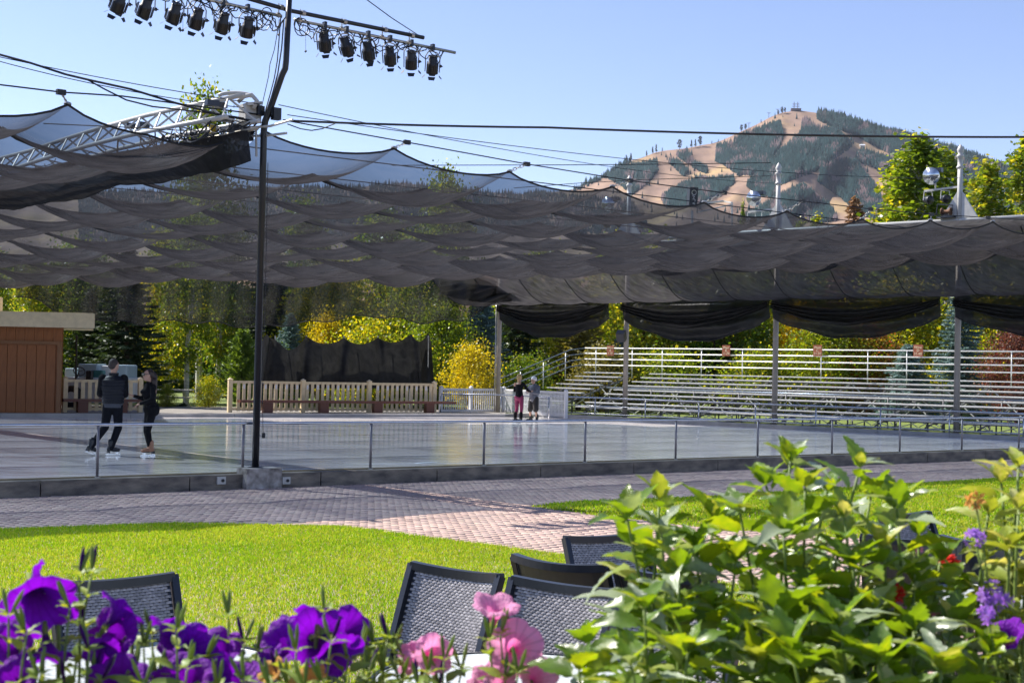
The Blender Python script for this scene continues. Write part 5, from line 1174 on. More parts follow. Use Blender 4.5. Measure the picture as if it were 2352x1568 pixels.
def vest(u, v):
    g = 2*PI*u; z = 1.03+.55*v; rx = np.interp(v,[0,.25,.55,.85,1],[.205,.215,.245,.25,.13]); ry = np.interp(v,[0,.3,.6,.85,1],[.150,.155,.170,.150,.10])
    k = 1+.055*abs(math.sin(v*PI*9))**.6 - .02*mnoise.noise(Vector((u*9,v*9,0)))
    return Mx @ Vector((rx*k*math.cos(g), .035+ry*k*math.sin(g), z))
B().grid(vest, 40, 72).build('puffer_vest', mVest, man, True)
B().grid(lambda u,v: Mx @ Vector(((.085+.015*v)*math.cos(2*PI*u), .045+(.08+.01*v)*math.sin(2*PI*u), 1.55+.09*v)), 24, 5).build('collar', mVest, man, True)
B().grid(lambda u,v: Mx @ Vector(((.185+.01*v)*math.cos(2*PI*u), .04+(.138+.008*v)*math.sin(2*PI*u), .95+.09*v)), 30, 3).build('shirt_hem', M('grey_shirt',(.06,.065,.08),.8), man, True)
blob('hair', [('e',(-.012,.035,1.835),(.088,.104,.092)),('e',(-.03,.0,1.78),(.075,.075,.075))], .012, mHairS, man, Mx)
skate(man, Mx, (-.01,0,.165), (.13,.10,.165), mBlackCan); skate(man, Mx, (-.34,-.23,.20), (-.26,-.10,.16), mBlackCan)
# --- woman in black with long brown hair and tan skates
ft = on(341,1046,0); Mx = place(ft)
wo = thing('person', 'person in close black clothes, sunglasses and tan skates holding out a hand', 'person', 'skaters on the ice', loc=tuple(ft))
f = Vector((-.80,-.58,0)).normalized(); r_ = Vector((f.y,-f.x,0))
def W(a, b, z): return r_*a+f*b+Vector((0,0,z))       # right, forward, up
hp, hr, hf, hu = head(W(0,.05,1.60), (f.x,f.y,-.05), .96)
sh = 1.40
A = dict(hl=W(-.085,-.03,.92),hr=W(.085,-.03,.92),kl=W(-.08,.06,.50),kr=W(.07,.03,.50),al=W(-.08,-.01,.14),ar=W(.06,-.05,.14),sl=W(-.165,0,1.37),sr=W(.165,0,1.37),el=W(-.19,.03,1.12),er=W(.20,.06,1.13),wl=W(-.03,.20,1.04),wr=W(.20,.28,1.19))
blob('body', hp+limb([W(0,-.03,.95),W(0,.0,1.1),W(0,.0,1.3)],[.13,.105,.125])+limb([W(0,0,1.36),W(0,.03,1.54)],[.05,.046])+limb([A['sl'],A['el'],A['wl']],[.045,.036,.024])+limb([A['sr'],A['er'],A['wr']],[.045,.036,.024])+limb([A['hl'],A['kl'],A['al']],[.08,.05,.036])+limb([A['hr'],A['kr'],A['ar']],[.08,.05,.036])+hand(A['wl'],A['wl']-A['el'],(0,0,-1),1)+hand(A['wr'],f*.9+Vector((0,0,.25)),(0,0,1),1,.2), .0105, mSkin, wo, Mx)
blob('leggings', [('e',W(0,-.04,.92),(.165,.13,.13)),('e',W(.0,-.07,.88),(.13,.10,.10))]+limb([A['hl'],A['kl'],A['al']],[.098,.062,.046])+limb([A['hr'],A['kr'],A['ar']],[.098,.062,.046]), .013, mBlackCloth, wo, Mx)
blob('top', limb([W(0,-.02,.98),W(0,.0,1.12),W(0,.02,1.26),W(0,0,1.36)],[.135,.115,.14,.12])+[('e',W(0,.07,1.27),(.13,.09,.08)),('c',A['sl'],A['sr'],.062,.062),('c',W(0,.02,1.38),W(0,.03,1.45),.062,.055)]+limb([A['sl'],A['el'],A['wl']],[.06,.048,.036])+limb([A['sr'],A['er'],A['wr']+(A['er']-A['wr'])*.12],[.06,.048,.034]), .013, mBlackCloth, wo, Mx)
blob('hair', [('e',W(0,.015,1.635),(.088,.088,.092)),('e',W(0,-.06,1.55),(.085,.06,.12)),('c',W(-.05,-.05,1.5),W(-.07,-.05,1.25),.055,.035),('c',W(.06,-.05,1.5),W(.08,-.04,1.22),.055,.03),('c',W(0,-.08,1.5),W(0,-.10,1.2),.065,.04)], .013, mHairB, wo, Mx)
g = B(); 
for s in (-1,1): c = W(s*.036,.152,1.618); g.lathe([(0,-.004),(.030,-.004),(.030,.004),(0,.006)], Mx @ c, 12, f)
g.tube([Mx @ W(-.08,.03,1.625), Mx @ W(-.065,.14,1.625), Mx @ W(.065,.14,1.625), Mx @ W(.08,.03,1.625)], .005, 5).build('sunglasses', mBlack, wo)
skate(wo, Mx, W(-.08,-.01,.155), W(-.08,-.01,.155)+f*.15, mTan); skate(wo, Mx, W(.06,-.05,.155), W(.06,-.05,.155)+f*.15, mTan)
# --- far woman, blond ponytail, black top, magenta leggings
ft = on(1191,972,0); Mx = place(ft)
w2 = thing('person', 'person with blond ponytail, black top and magenta leggings, back to the camera', 'person', 'skaters on the ice', loc=tuple(ft))
mMag = M('magenta_leggings', (.24,.012,.075), .6, 0, .2, 10); f = Vector((.45,.89,0)).normalized(); r_ = Vector((f.y,-f.x,0))
A = dict(hl=W(-.08,0,.90),hr=W(.08,0,.90),kl=W(-.10,.04,.50),kr=W(.09,.03,.50),al=W(-.12,-.03,.14),ar=W(.10,-.03,.14),sl=W(-.16,0,1.36),sr=W(.16,0,1.36),el=W(-.20,.04,1.12),er=W(.26,.14,1.14),wl=W(-.10,.22,1.06),wr=W(.26,.36,1.10))
hp, hr, hf, hu = head(W(0,.02,1.59), (f.x,f.y,-.1), .95)
blob('body', hp+limb([W(0,0,.95),W(0,0,1.1),W(0,0,1.3)],[.12,.10,.12])+limb([W(0,0,1.33),W(0,.02,1.52)],[.048,.044])+limb([A['sl'],A['el'],A['wl']],[.046,.036,.024])+limb([A['sr'],A['er'],A['wr']],[.046,.036,.024])+limb([A['hl'],A['kl'],A['al']],[.08,.05,.036])+limb([A['hr'],A['kr'],A['ar']],[.08,.05,.036])+hand(A['wl'],A['wl']-A['el'],(0,0,-1),1)+hand(A['wr'],f,(0,0,1),1), .012, mSkin, w2, Mx)
blob('leggings', [('e',W(0,-.01,.90),(.15,.125,.12))]+limb([A['hl'],A['kl'],A['al']],[.092,.06,.045])+limb([A['hr'],A['kr'],A['ar']],[.092,.06,.045]), .014, mMag, w2, Mx)
blob('top', limb([W(0,0,.93),W(0,0,1.1),W(0,0,1.27)],[.14,.12,.135])+[('c',A['sr'],W(-.03,0,1.30),.055,.06)]+limb([A['sr'],A['er'],A['wr']],[.058,.048,.036])+limb([A['el']*.5+A['sl']*.5,A['el'],A['wl']],[.055,.048,.036]), .014, mBlackCloth, w2, Mx)
blob('hair', [('e',W(0,.0,1.62),(.084,.094,.09)),('c',W(0,-.09,1.66),W(0,-.13,1.60),.04,.045),('c',W(0,-.13,1.60),W(.0,-.10,1.42),.045,.022)], .012, mHairG, w2, Mx)
skate(w2, Mx, W(-.12,-.03,.155), W(-.12,-.03,.155)+f*.1+r_*.1, mBlackCan); skate(w2, Mx, W(.10,-.03,.155), W(.10,-.03,.155)+f*.1-r_*.05, mBlackCan)
for k_, s_ in (('al',-1),('ar',1)): blob('leg_warmer', [('c',A[k_]+Vector((0,0,.06)),A[k_]+Vector((0,0,.20)),.062,.066)], .014, mBlackCloth, w2, Mx)
# --- far youth: white helmet, grey hoodie, dark shorts
ft = on(1225,971,0); Mx = place(ft)
yo = thing('person', 'person in white helmet, grey hoodie and dark knee shorts on skates', 'person', 'skaters on the ice', loc=tuple(ft))
f = Vector((-.60,-.80,0)).normalized(); r_ = Vector((f.y,-f.x,0))
A = dict(hl=W(-.085,0,.84),hr=W(.085,0,.84),kl=W(-.13,.05,.47),kr=W(.12,.04,.47),al=W(-.14,-.02,.14),ar=W(.14,-.02,.14),sl=W(-.17,0,1.26),sr=W(.17,0,1.26),el=W(-.24,.08,1.05),er=W(.23,.10,1.06),wl=W(-.04,.27,1.08),wr=W(.06,.28,1.10))
hp, hr, hf, hu = head(W(0,.04,1.48), (f.x,f.y,-.08), .95)
blob('body', hp+limb([W(0,0,.9),W(0,0,1.05),W(0,0,1.2)],[.12,.11,.12])+limb([W(0,0,1.24),W(0,.03,1.42)],[.05,.046])+limb([A['sl'],A['el'],A['wl']],[.046,.036,.025])+limb([A['sr'],A['er'],A['wr']],[.046,.036,.025])+limb([A['hl'],A['kl'],A['al']],[.08,.052,.038])+limb([A['hr'],A['kr'],A['ar']],[.08,.052,.038])+hand(A['wl'],r_*.6+f*.5,(0,0,1),1)+hand(A['wr'],-r_*.6+f*.5,(0,0,-1),-1), .012, mSkin, yo, Mx)
blob('hoodie', limb([W(0,0,.86),W(0,0,1.02),W(0,0,1.2)],[.155,.15,.155])+[('c',A['sl'],A['sr'],.075,.075),('c',W(0,-.06,1.32),W(0,.0,1.34),.07,.07)]+limb([A['sl'],A['el'],A['wl']],[.072,.06,.045])+limb([A['sr'],A['er'],A['wr']],[.072,.06,.045]), .014, M('grey_hoodie',(.16,.165,.20),.9,0,.2,20,bump=.3), yo, Mx)
blob('shorts', [('e',W(0,0,.84),(.165,.13,.11))]+limb([A['hl'],A['kl']],[.11,.10])+limb([A['hr'],A['kr']],[.11,.10]), .014, M('dark_shorts',(.035,.032,.032),.9), yo, Mx)
blob('shirt_hem', [('e',W(0,0,.80),(.158,.13,.04))], .014, mWhiteP, yo, Mx)
blob('helmet', [('e',W(0,.015,1.545),(.105,.118,.085))], .012, mWhiteP, yo, Mx)
skate(yo, Mx, W(-.14,-.02,.155), W(-.14,-.02,.155)+f*.12-r_*.04, mBlackCan); skate(yo, Mx, W(.14,-.02,.155), W(.14,-.02,.155)+f*.12+r_*.06, mBlackCan)
# ============================================================ CHAIRS AND TABLES
def chair_meshes():
    H, Wd = 1.0, .60
    def back(x, h): # point of the back surface; x -1..1, h 0..1 ; chair faces +Y, back at -Y
        return Vector((x*Wd/2*(1+.04*h), -.22-.20*h**1.2-.045*(1-x*x)*1.0+.045, .42+.58*h+.02*x*x*h))
    fr = B()
    fr.tube([back(x/6,1.0) for x in range(-6,7)], .001, 4)
    fr = B()
    for s in (-1,1):
        for k in range(10): fr.bar(back(s,k/10), back(s,(k+1)/10+.01), .035, .045)
    for k in range(-6,6): fr.bar(back(k/6-.01,1.0)+Vector((0,0,0)), back((k+1)/6+.01,1.0), .05, .042)
    for k in range(-6,6): fr.bar(back(k/6,.06), back((k+1)/6,.06), .03, .03)
    frame = fr.mesh('back_frame', mChair)
    wv = B(); NU, NV = 19, 38
    for j in range(NV):
        for i in range(NU):
            x0 = -0.93+1.86*(i+(.5 if j%2 else 0))/NU; x1 = x0+1.86/NU*.98
            if x1 > .95: continue
            h0 = .08+.90*j/NV; h1 = h0+.90/NV*.86
            vs = []
            for a_ in (0,.5,1):
                for b_ in (0,.5,1):
                    p = back(x0+(x1-x0)*a_, h0+(h1-h0)*b_); bulge = .007 if a_ == .5 else -.001
                    bulge += .002 if b_ == .5 else 0
                    n = Vector((0,.93,.36)); vs.append(p+n*bulge)
            wv.add(vs, [(0,3,4,1),(1,4,5,2),(3,6,7,4),(4,7,8,5)])
    weave = wv.mesh('woven_back', mWeave, True)
    bk = B().grid(lambda u,v: back(-.94+1.88*u,.07+.92*v)-Vector((0,.93,.36))*.006, 10, 6).mesh('back_lining', mChair)
    seat = B().grid(lambda u,v: Vector(((-.5+u)*.50, -.22+.48*v, .43-.02*math.sin(PI*u)*math.sin(PI*v))), 10, 10).box((0,.02,.415),(.50,.48,.02)).mesh('seat', mWeave)
    leg = B().box((0,0,.21),(.035,.045,.42)).mesh('leg', mChair)
    arm = B().bar((0,-.28,.64),(0,.20,.66),.045,.03).bar((0,.20,.65),(0,.22,.42),.035,.035).mesh('arm', mChair)
    return frame, weave, bk, seat, leg, arm
CM = chair_meshes()
def chair(tl, tr_, away, label):
    """tl, tr_: world ends of the top rail as seen left / right"""
    mid = (tl+tr_)/2; t_ = (tr_-tl); t_.z = 0; t_.normalize()
    f = Vector((-t_.y,t_.x,0)) if away else Vector((t_.y,-t_.x,0))
    ang = math.atan2(f.y,f.x)-PI/2; R = Matrix.Rotation(ang,3,'Z'); o = mid - R @ Vector((0,-.40,1.0)); o.z = ZG
    t = thing('patio_chair', label, 'chair', 'charcoal patio chairs with woven backs', loc=tuple(o), rot=(0,0,ang), world=False)
    def ch(nm, me, loc=(0,0,0), par=t): q = bpy.data.objects.new(nm, me); COL.objects.link(q); q.parent = par; q.location = loc; return q
    bf = ch('back_frame', CM[0]); ch('woven_back', CM[1], par=bf); ch('back_lining', CM[2], par=bf); ch('seat', CM[3])
    for x, y in ((-.27,-.22),(.27,-.22),(-.27,.24),(.27,.24)): ch('leg', CM[4], (x,y,0))
    for s in (-1,1): ch('arm', CM[5], (s*.29,0,0))
    return t
def topat(u, v): return on(u, v, ZG+1.0)
chair(topat(952,1304), topat(1158,1334), False, 'woven patio chair at the left of the middle table, sunlit back toward the camera')
chair(topat(1190,1338), topat(1415,1368), False, 'woven patio chair behind the upright pink petunia, sunlit back toward the camera')
chair(topat(1172,1287), topat(1388,1314), True, 'patio chair with curved shiny top rail just behind the pink flower chairs')
chair(topat(1294,1243), topat(1480,1234), False, 'dark shaded patio chair farthest back beside the big leafy plant')
chair(topat(1418,1312), topat(1620,1340), True, 'patio chair mostly behind leaves, only its left shiny corner showing')
chair(topat(1456,1375), topat(1680,1400), False, 'woven patio chair seen through the lower left leaves of the big plant')
chair(topat(150,1350), topat(361,1333), False, 'dark patio chair at the left behind the purple petunias')
chair(topat(1990,1195), topat(2152,1181), False, 'dark patio chair behind the right side of the big plant')
chair(topat(2010,1240), topat(2172,1250), True, 'patio chair nearer than it behind the right side of the plant')
chair(topat(2172,1243), topat(2350,1262), True, 'patio chair with only a lit corner showing left of the right hand plant')
def table(c, s, label):
    t = thing('patio_table', label, 'table', 'frosted glass patio tables', loc=(c[0],c[1],ZG)); z = ZG+.73
    B().poly([(c[0]+s*math.cos(a)*1.0, c[1]+s*math.sin(a), 0) for a in [2*PI*k/40 for k in range(40)]], z-.012, z).build('table_top', mTable, t)
    B().tube([(c[0]+(s+.012)*math.cos(a), c[1]+(s+.012)*math.sin(a), z-.008) for a in [2*PI*k/40 for k in range(41)]], .016, 6, False).build('rim', mChair, t)
    for k in range(4):
        g = PI/4+PI/2*k; B().tube([(c[0]+s*.75*math.cos(g),c[1]+s*.75*math.sin(g),z-.02),(c[0]+s*.6*math.cos(g),c[1]+s*.6*math.sin(g),ZG)], .02, 6).build('leg', mChair, t)
table((-1.62,6.35), .62, 'frosted glass patio table behind the purple petunias')
table((.05,6.25), .62, 'frosted glass patio table in front of the two sunlit chairs')
table((.85,8.35), .50, 'frosted glass patio table showing between the chair tops')
table((3.1,9.0), .50, 'frosted glass patio table hidden behind the big leafy plant')
# ============================================================ FLOWER BOXES
mWood = M('planter_wood', (.12,.08,.05), .7, var=.3, scale=8, stretch=(1,8,8)); mPot = M('potting_soil', (.03,.022,.016), .95, 0, .4, 30, bump=.6)
pb = thing('flower_box', 'long wooden flower box on posts holding the petunias and leafy plants', 'planter', loc=(0,1.9,ZG)); ZP = 1.18
for k, y in enumerate((1.42,2.42)): B().box((.15,y,ZP-.12),(2.7,.03,.30)).build('side_board', mWood, pb)
for x in (-1.2,1.5): B().box((x,1.92,ZP-.12),(.03,.97,.30)).build('end_board', mWood, pb)
B().grid(lambda u,v: Vector((-1.18+2.66*u, 1.44+.96*v, ZP-.02+.02*mnoise.noise(Vector((u*20,v*8,0))))), 40, 14).build('soil', mPot, pb)
B().box((.15,1.92,ZP-.25),(2.66,.96,.03)).build('bottom_board', mWood, pb)
for x in (-1.15,.15,1.45):
    for y in (1.46,2.38): B().box((x,y,(ZP-.27+ZG)/2),(.09,.09,ZP-.27-ZG)).build('post', mWood, pb)
# ------------------------------------------------------------ leaves
lfB = leafmat('dahlia_leaf', (.055,.13,.012), (.15,.27,.02), trans=.48, rough=.30, spec=1.0, isl=.3, tint=(1.9,1.55,.35), veins=True, c3=(.24,.33,.02), scale=3)
lfP = leafmat('petunia_leaf', (.10,.18,.035), (.24,.34,.075), trans=.42, rough=.45, spec=.4, tint=(1.8,1.5,.4), c3=(.30,.36,.06), scale=3)
lfR = leafmat('yellowing_leaf', (.14,.20,.03), (.30,.36,.06), trans=.4, rough=.45, spec=.5, tint=(1.6,1.4,.5), c3=(.50,.50,.22), scale=3)
lfW = leafmat('glare_dahlia_leaf', (.20,.27,.13), (.36,.42,.27), trans=.30, rough=.28, spec=1.0, tint=(1.4,1.4,.6), veins=True, scale=3)  # sun glare on some leaves, put into a paler leaf colour
stM = leafmat('stem_green', (.08,.14,.02), (.18,.25,.05), trans=.1, rough=.5)
def leafmesh(name, mat, ratio=.55, serr=.05, fold=.25, curl=.3, n=10, tipw=1.0, wav=.02):
    """unit length leaf along +Y, normal +Z"""
    vs = []; 
    for j in range(n+1):
        v = j/n; w_ = ratio*.5*math.sin(PI*min(1,v**.72))**.85*(1-.25*v)*tipw + .004
        if v > .999: w_ = .002
        for i in (-1,-.55,0,.55,1):
            s = 1+ (serr*(1 if j%2 else -1) if abs(i)==1 and 0<v<1 else 0)
            x = i*w_*s; z = fold*abs(x)*1.0 - curl*v*v*.8 + wav*math.sin(v*14+i*2)*abs(i) - (.012 if i == 0 else 0)
            vs.append((x, v+(.015 if abs(i)==1 and j%2 else 0), z))
    fs = [(j*5+i, j*5+i+1, (j+1)*5+i+1, (j+1)*5+i) for j in range(n) for i in range(4)]
    vs2 = [(-.012,-.22,0),(.012,-.22,0)]; o = len(vs); vs += vs2; fs.append((o, o+1, 3, 1))
    b = B(); b.add(vs, fs); return b.mesh(name, mat, True)
def leafset(mat, **k):
    out = []
    for q in range(5):
        kk = dict(k); kk['curl'] = k.get('curl',.3)*random.uniform(.2,1.9); kk['fold'] = k.get('fold',.25)*random.uniform(.5,2.0); kk['wav'] = random.uniform(.015,.05)
        out.append(leafmesh('leaf', mat, **kk))
    return out
random.seed(31)
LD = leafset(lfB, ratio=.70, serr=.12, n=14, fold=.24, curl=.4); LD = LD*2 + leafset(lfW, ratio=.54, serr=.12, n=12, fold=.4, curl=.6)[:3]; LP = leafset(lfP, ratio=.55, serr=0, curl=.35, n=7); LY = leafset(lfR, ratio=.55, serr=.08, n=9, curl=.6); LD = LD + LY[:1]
def orient(o, p, d, roll, s):
    d = Vector(d).normalized(); up = Vector((0,0,1)); x = d.cross(up); x = x.normalized() if x.length > .05 else Vector((1,0,0)); z = x.cross(d)
    R = Matrix((x, d, z)).transposed().to_4x4(); o.matrix_basis = Matrix.Translation(p) @ R @ Matrix.Rotation(roll,4,'Y') @ Matrix.Diagonal((s,s,s,1))
def curve(p0, p1, bend, n=12):
    c = p0.lerp(p1,.5)+bend; return [p0*(1-t)**2+c*2*t*(1-t)+p1*t*t for t in [i/n for i in range(n+1)]]
def stemleaves(root, pts, leaves, L0_, L1_, step, r=.0045, start=.0, elev=.35, opp=True, name='leaf', tuft=.55, tl=1.0):
    B().tube(pts, [r*(1-.6*i/(len(pts)-1)) for i in range(len(pts))], 6).build('stem', stM, root, True)
    # arc positions
    seg = [(pts[i+1]-pts[i]).length for i in range(len(pts)-1)]; tot = sum(seg); s = max(start*tot, .01); az = random.uniform(0,PI)
    while s < tot:
        a = s; i = 0
        while i < len(seg)-1 and a > seg[i]: a -= seg[i]; i += 1
        p = pts[i].lerp(pts[i+1], min(1,a/seg[i])); t = (pts[i+1]-pts[i]).normalized(); x = t.orthogonal().normalized(); y = t.cross(x)
        f = s/tot; L = (L0_+(L1_-L0_)*f)*random.uniform(.5,1.25)
        for k in range(2 if opp else 1):
            g = az+PI*k+random.uniform(-.3,.3); d = (x*math.cos(g)+y*math.sin(g))+t*(elev+.5*f+random.uniform(-.25,.35)); d.normalize()
            q = bpy.data.objects.new(name, random.choice(leaves)); COL.objects.link(q); q.parent = root
            orient(q, p+d*L*.2, d+Vector((0,0,-.1)), random.uniform(-.6,.6), L)
        az += PI/2+random.uniform(-.3,.3); s += step*random.uniform(.8,1.25)
    # tip tuft
    t = (pts[-1]-pts[-2]).normalized()
    for k in range(4):
        g = k*PI/2+az; x = t.orthogonal().normalized(); y = t.cross(x); d = (x*math.cos(g)+y*math.sin(g))*tuft+t
        q = bpy.data.objects.new(name, random.choice(leaves)); COL.objects.link(q); q.parent = root; orient(q, pts[-1]+d*.002, d, random.uniform(-.3,.3), L1_*tl*random.uniform(.6,1.0))
def plant(name, label, cat, loc): return thing(name, label, cat, 'plants in the flower box', loc=tuple(loc), world=False)
def bushy(label, tips, base_u, y, LS, L0_, L1_, step, cap=290, low=None, name='leafy_plant'):
    bp = at(base_u, 1568, y); bp.z = ZP-.02; root = plant(name, label, 'plant', bp); inv = Vector(bp)
    for (u, v, dy) in tips:
        tip = at(u, v, y+dy)-inv; b0 = Vector((tip.x*.45+random.uniform(-.04,.04), tip.y*.5+random.uniform(-.04,.04), 0))
        ln = (tip-b0).length; out = Vector((tip.x-b0.x,0,0))*.5
        stemleaves(root, curve(b0, tip, Vector((random.uniform(-.04,.04),random.uniform(-.04,.04),0))-out*.4), LS, L0_, L1_, step, start=.22)
    return root
random.seed(41)
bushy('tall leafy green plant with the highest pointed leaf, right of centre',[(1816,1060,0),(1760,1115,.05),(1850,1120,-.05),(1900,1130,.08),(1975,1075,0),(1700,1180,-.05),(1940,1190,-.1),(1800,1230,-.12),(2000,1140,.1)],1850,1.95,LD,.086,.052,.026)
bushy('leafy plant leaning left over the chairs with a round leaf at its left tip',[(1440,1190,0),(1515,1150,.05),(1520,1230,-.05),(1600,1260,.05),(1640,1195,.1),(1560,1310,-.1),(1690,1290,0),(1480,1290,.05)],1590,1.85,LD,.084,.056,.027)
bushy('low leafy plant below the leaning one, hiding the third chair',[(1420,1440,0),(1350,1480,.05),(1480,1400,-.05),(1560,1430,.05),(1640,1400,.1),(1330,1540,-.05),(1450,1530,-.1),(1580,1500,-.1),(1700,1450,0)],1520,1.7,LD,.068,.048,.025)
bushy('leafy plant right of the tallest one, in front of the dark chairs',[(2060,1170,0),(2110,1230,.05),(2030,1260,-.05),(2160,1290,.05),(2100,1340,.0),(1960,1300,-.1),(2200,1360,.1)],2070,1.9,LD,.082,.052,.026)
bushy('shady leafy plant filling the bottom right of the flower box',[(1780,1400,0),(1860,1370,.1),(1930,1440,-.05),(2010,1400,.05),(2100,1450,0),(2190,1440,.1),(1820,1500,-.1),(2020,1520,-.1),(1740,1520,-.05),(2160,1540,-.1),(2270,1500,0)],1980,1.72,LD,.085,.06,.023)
bushy('pale yellowing leafy plant at the right edge of the flower box',[(2340,1075,0),(2300,1110,.05),(2270,1180,0),(2340,1170,-.05),(2260,1250,.05),(2320,1260,-.08),(2300,1330,0),(2350,1330,.05),(2380,1120,.05),(2390,1230,0),(2260,1380,0),(2340,1430,-.1)],2330,1.95,LY,.062,.048,.034)
# ------------------------------------------------------------ petunias
def petmat(name, c_out, c_in, trans=.4, tint=(1.5,1.1,1.6)):
    m = bpy.data.materials.new(name); m.use_nodes = True; t = m.node_tree; N = t.nodes; L = t.links; p = N['Principled BSDF']; p.inputs['Roughness'].default_value = .55; p.inputs['Specular IOR Level'].default_value = .25
    tc = N.new('ShaderNodeTexCoord'); ln = N.new('ShaderNodeVectorMath'); ln.operation = 'LENGTH'; sx = N.new('ShaderNodeVectorMath'); sx.operation = 'MULTIPLY'; sx.inputs[1].default_value = (1,1,0); L.new(tc.outputs['Object'], sx.inputs[0]); L.new(sx.outputs[0], ln.inputs[0])
    nz = N.new('ShaderNodeTexNoise'); nz.inputs['Scale'].default_value = 3; L.new(tc.outputs['Object'], nz.inputs[0]); ad = N.new('ShaderNodeMath'); ad.operation = 'MULTIPLY_ADD'; L.new(nz.outputs['Fac'], ad.inputs[0]); ad.inputs[1].default_value = .4; L.new(ln.outputs['Value'], ad.inputs[2])
    r = N.new('ShaderNodeValToRGB'); L.new(ad.outputs[0], r.inputs[0]); r.color_ramp.elements[0].position = .25; r.color_ramp.elements[0].color = (*c_in,1); r.color_ramp.elements[1].position = .75; r.color_ramp.elements[1].color = (*c_out,1)
    gd = N.new('ShaderNodeTexGradient'); gd.gradient_type = 'RADIAL'; L.new(tc.outputs['Object'], gd.inputs[0]); m1 = N.new('ShaderNodeMath'); m1.operation = 'MULTIPLY'; m1.inputs[1].default_value = 2*PI*15; L.new(gd.outputs['Fac'], m1.inputs[0])
    m2 = N.new('ShaderNodeMath'); m2.operation = 'SINE'; L.new(m1.outputs[0], m2.inputs[0]); m3 = N.new('ShaderNodeMapRange'); L.new(m2.outputs[0], m3.inputs[0]); m3.inputs[1].default_value = .55; m3.inputs[2].default_value = 1; m3.inputs[3].default_value = 1.0; m3.inputs[4].default_value = .78
    vs_ = N.new('ShaderNodeVectorMath'); vs_.operation = 'SCALE'; L.new(r.outputs[0], vs_.inputs[0]); L.new(m3.outputs[0], vs_.inputs['Scale']); L.new(vs_.outputs[0], p.inputs['Base Color'])
    gr = N.new('ShaderNodeTexNoise'); gr.inputs['Scale'].default_value = 7; gr.inputs['Detail'].default_value = 6; L.new(tc.outputs['Object'], gr.inputs[0]); b = N.new('ShaderNodeBump'); b.inputs['Strength'].default_value = .4; b.inputs['Distance'].default_value = .03; L.new(gr.outputs['Fac'], b.inputs['Height']); L.new(b.outputs[0], p.inputs['Normal'])
    tr = N.new('ShaderNodeBsdfTranslucent'); tm = N.new('ShaderNodeVectorMath'); tm.operation = 'MULTIPLY'; L.new(vs_.outputs[0], tm.inputs[0]); tm.inputs[1].default_value = tint; L.new(tm.outputs[0], tr.inputs[0])
    mx = N.new('ShaderNodeMixShader'); mx.inputs[0].default_value = trans; L.new(p.outputs[0], mx.inputs[1]); L.new(tr.outputs[0], mx.inputs[2]); L.new(mx.outputs[0], N['Material Output'].inputs[0]); return m
pmP = petmat('purple_petal', (.20,.004,.42), (.06,.002,.13)); pmK = petmat('pink_petal', (.86,.36,.62), (.80,.10,.42), .45, (1.2,1.1,1.1)); pmL = petmat('lilac_petal', (.42,.22,.66), (.35,.15,.5)); pmR = petmat('red_petal', (.72,.03,.015), (.4,.01,.01), tint=(1.3,1,1)); pmY = petmat('peach_petal', (.75,.40,.10), (.6,.3,.1), tint=(1.2,1.1,1))
def petunia(name, mat, ruff, seed):
    rs = random.Random(seed); ph = [rs.uniform(-.25,.25) for _ in range(5)]; dr = [rs.uniform(-.3,.45) for _ in range(5)]
    def fn(u, v):   # u around, v from throat (0) to rim (1); unit radius 1, faces +Z
        g = 2*PI*u; lobe = abs(math.cos(2.5*g)); k = int(((g+PI/5)%(2*PI))/(2*PI/5))%5
        R = .10+ (.90)*v**1.15; R *= 1-(.16*(1-lobe**.6))*v**3
        dk = sum(dr[q]*max(0,math.cos(g-2*PI*q/5))**3 for q in range(5))
        z = -1.05*(1-v)**2 + ruff*.22*v**2*math.sin(g*5+seed) + ruff*.14*v**4*math.sin(g*12+seed*2) + dk*.30*v**2.2 - .15*v**3 - .10*v**2*(1-lobe)
        return Vector((R*math.cos(g), R*math.sin(g), z))
    b = B(); b.grid(fn, 50, 12); me = b.mesh(name, mat, True)
    tb_ = B().lathe([(.10,-1.05),(.07,-1.25),(.055,-1.5)], (0,0,0), 8).mesh('flower_tube', stM, True)
    return me, tb_
PT = {c: [petunia('petals', m, rf, s) for s, rf in ((1,.22),(2,.34),(3,.28),(4,.4))] for c, m in (('p',pmP),('k',pmK),('y',pmY))}
sep = B()
for k in range(5):
    g = 2*PI*k/5; x, y = math.cos(g), math.sin(g); sep.add([(x*.04,y*.04,0),(x*.10-y*.05,y*.10+x*.05,.28),(x*.22,y*.22,.62),(x*.10+y*.05,y*.10-x*.05,.28)], [(0,1,2,3)])
sepm = sep.mesh('sepals', lfP)
def flower(root, inv, u, v, y, px, f, c, base=None):
    """px: diameter in photo units"""
    p = at(u, v, y)-inv; s = px*(.9 if c == 'k' else 1.02)/2/(F/y); f = Vector(f).normalized(); me, tb_ = random.choice(PT[c])
    e = bpy.data.objects.new('flower', me); COL.objects.link(e); e.parent = root; q = f.to_track_quat('Z','Y'); R = q.to_matrix().to_4x4()
    e.matrix_basis = Matrix.Translation(p) @ R @ Matrix.Rotation(random.uniform(0,6),4,'Z') @ Matrix.Diagonal((s,s,s,1))
    for nm, m_, z in (('flower_tube',tb_,0),('sepals',sepm,-1.55)):
        o = bpy.data.objects.new(nm, m_); COL.objects.link(o); o.parent = e; o.location = (0,0,z)
    back_ = p - f*s*1.55; b0 = base if base is not None else Vector((back_.x*.6, back_.y*.5, 0))
    B().tube(curve(b0, back_, Vector((0,0,.02))-f*.02, 8), .0028, 5).build('stem', stM, root, True)
random.seed(55)
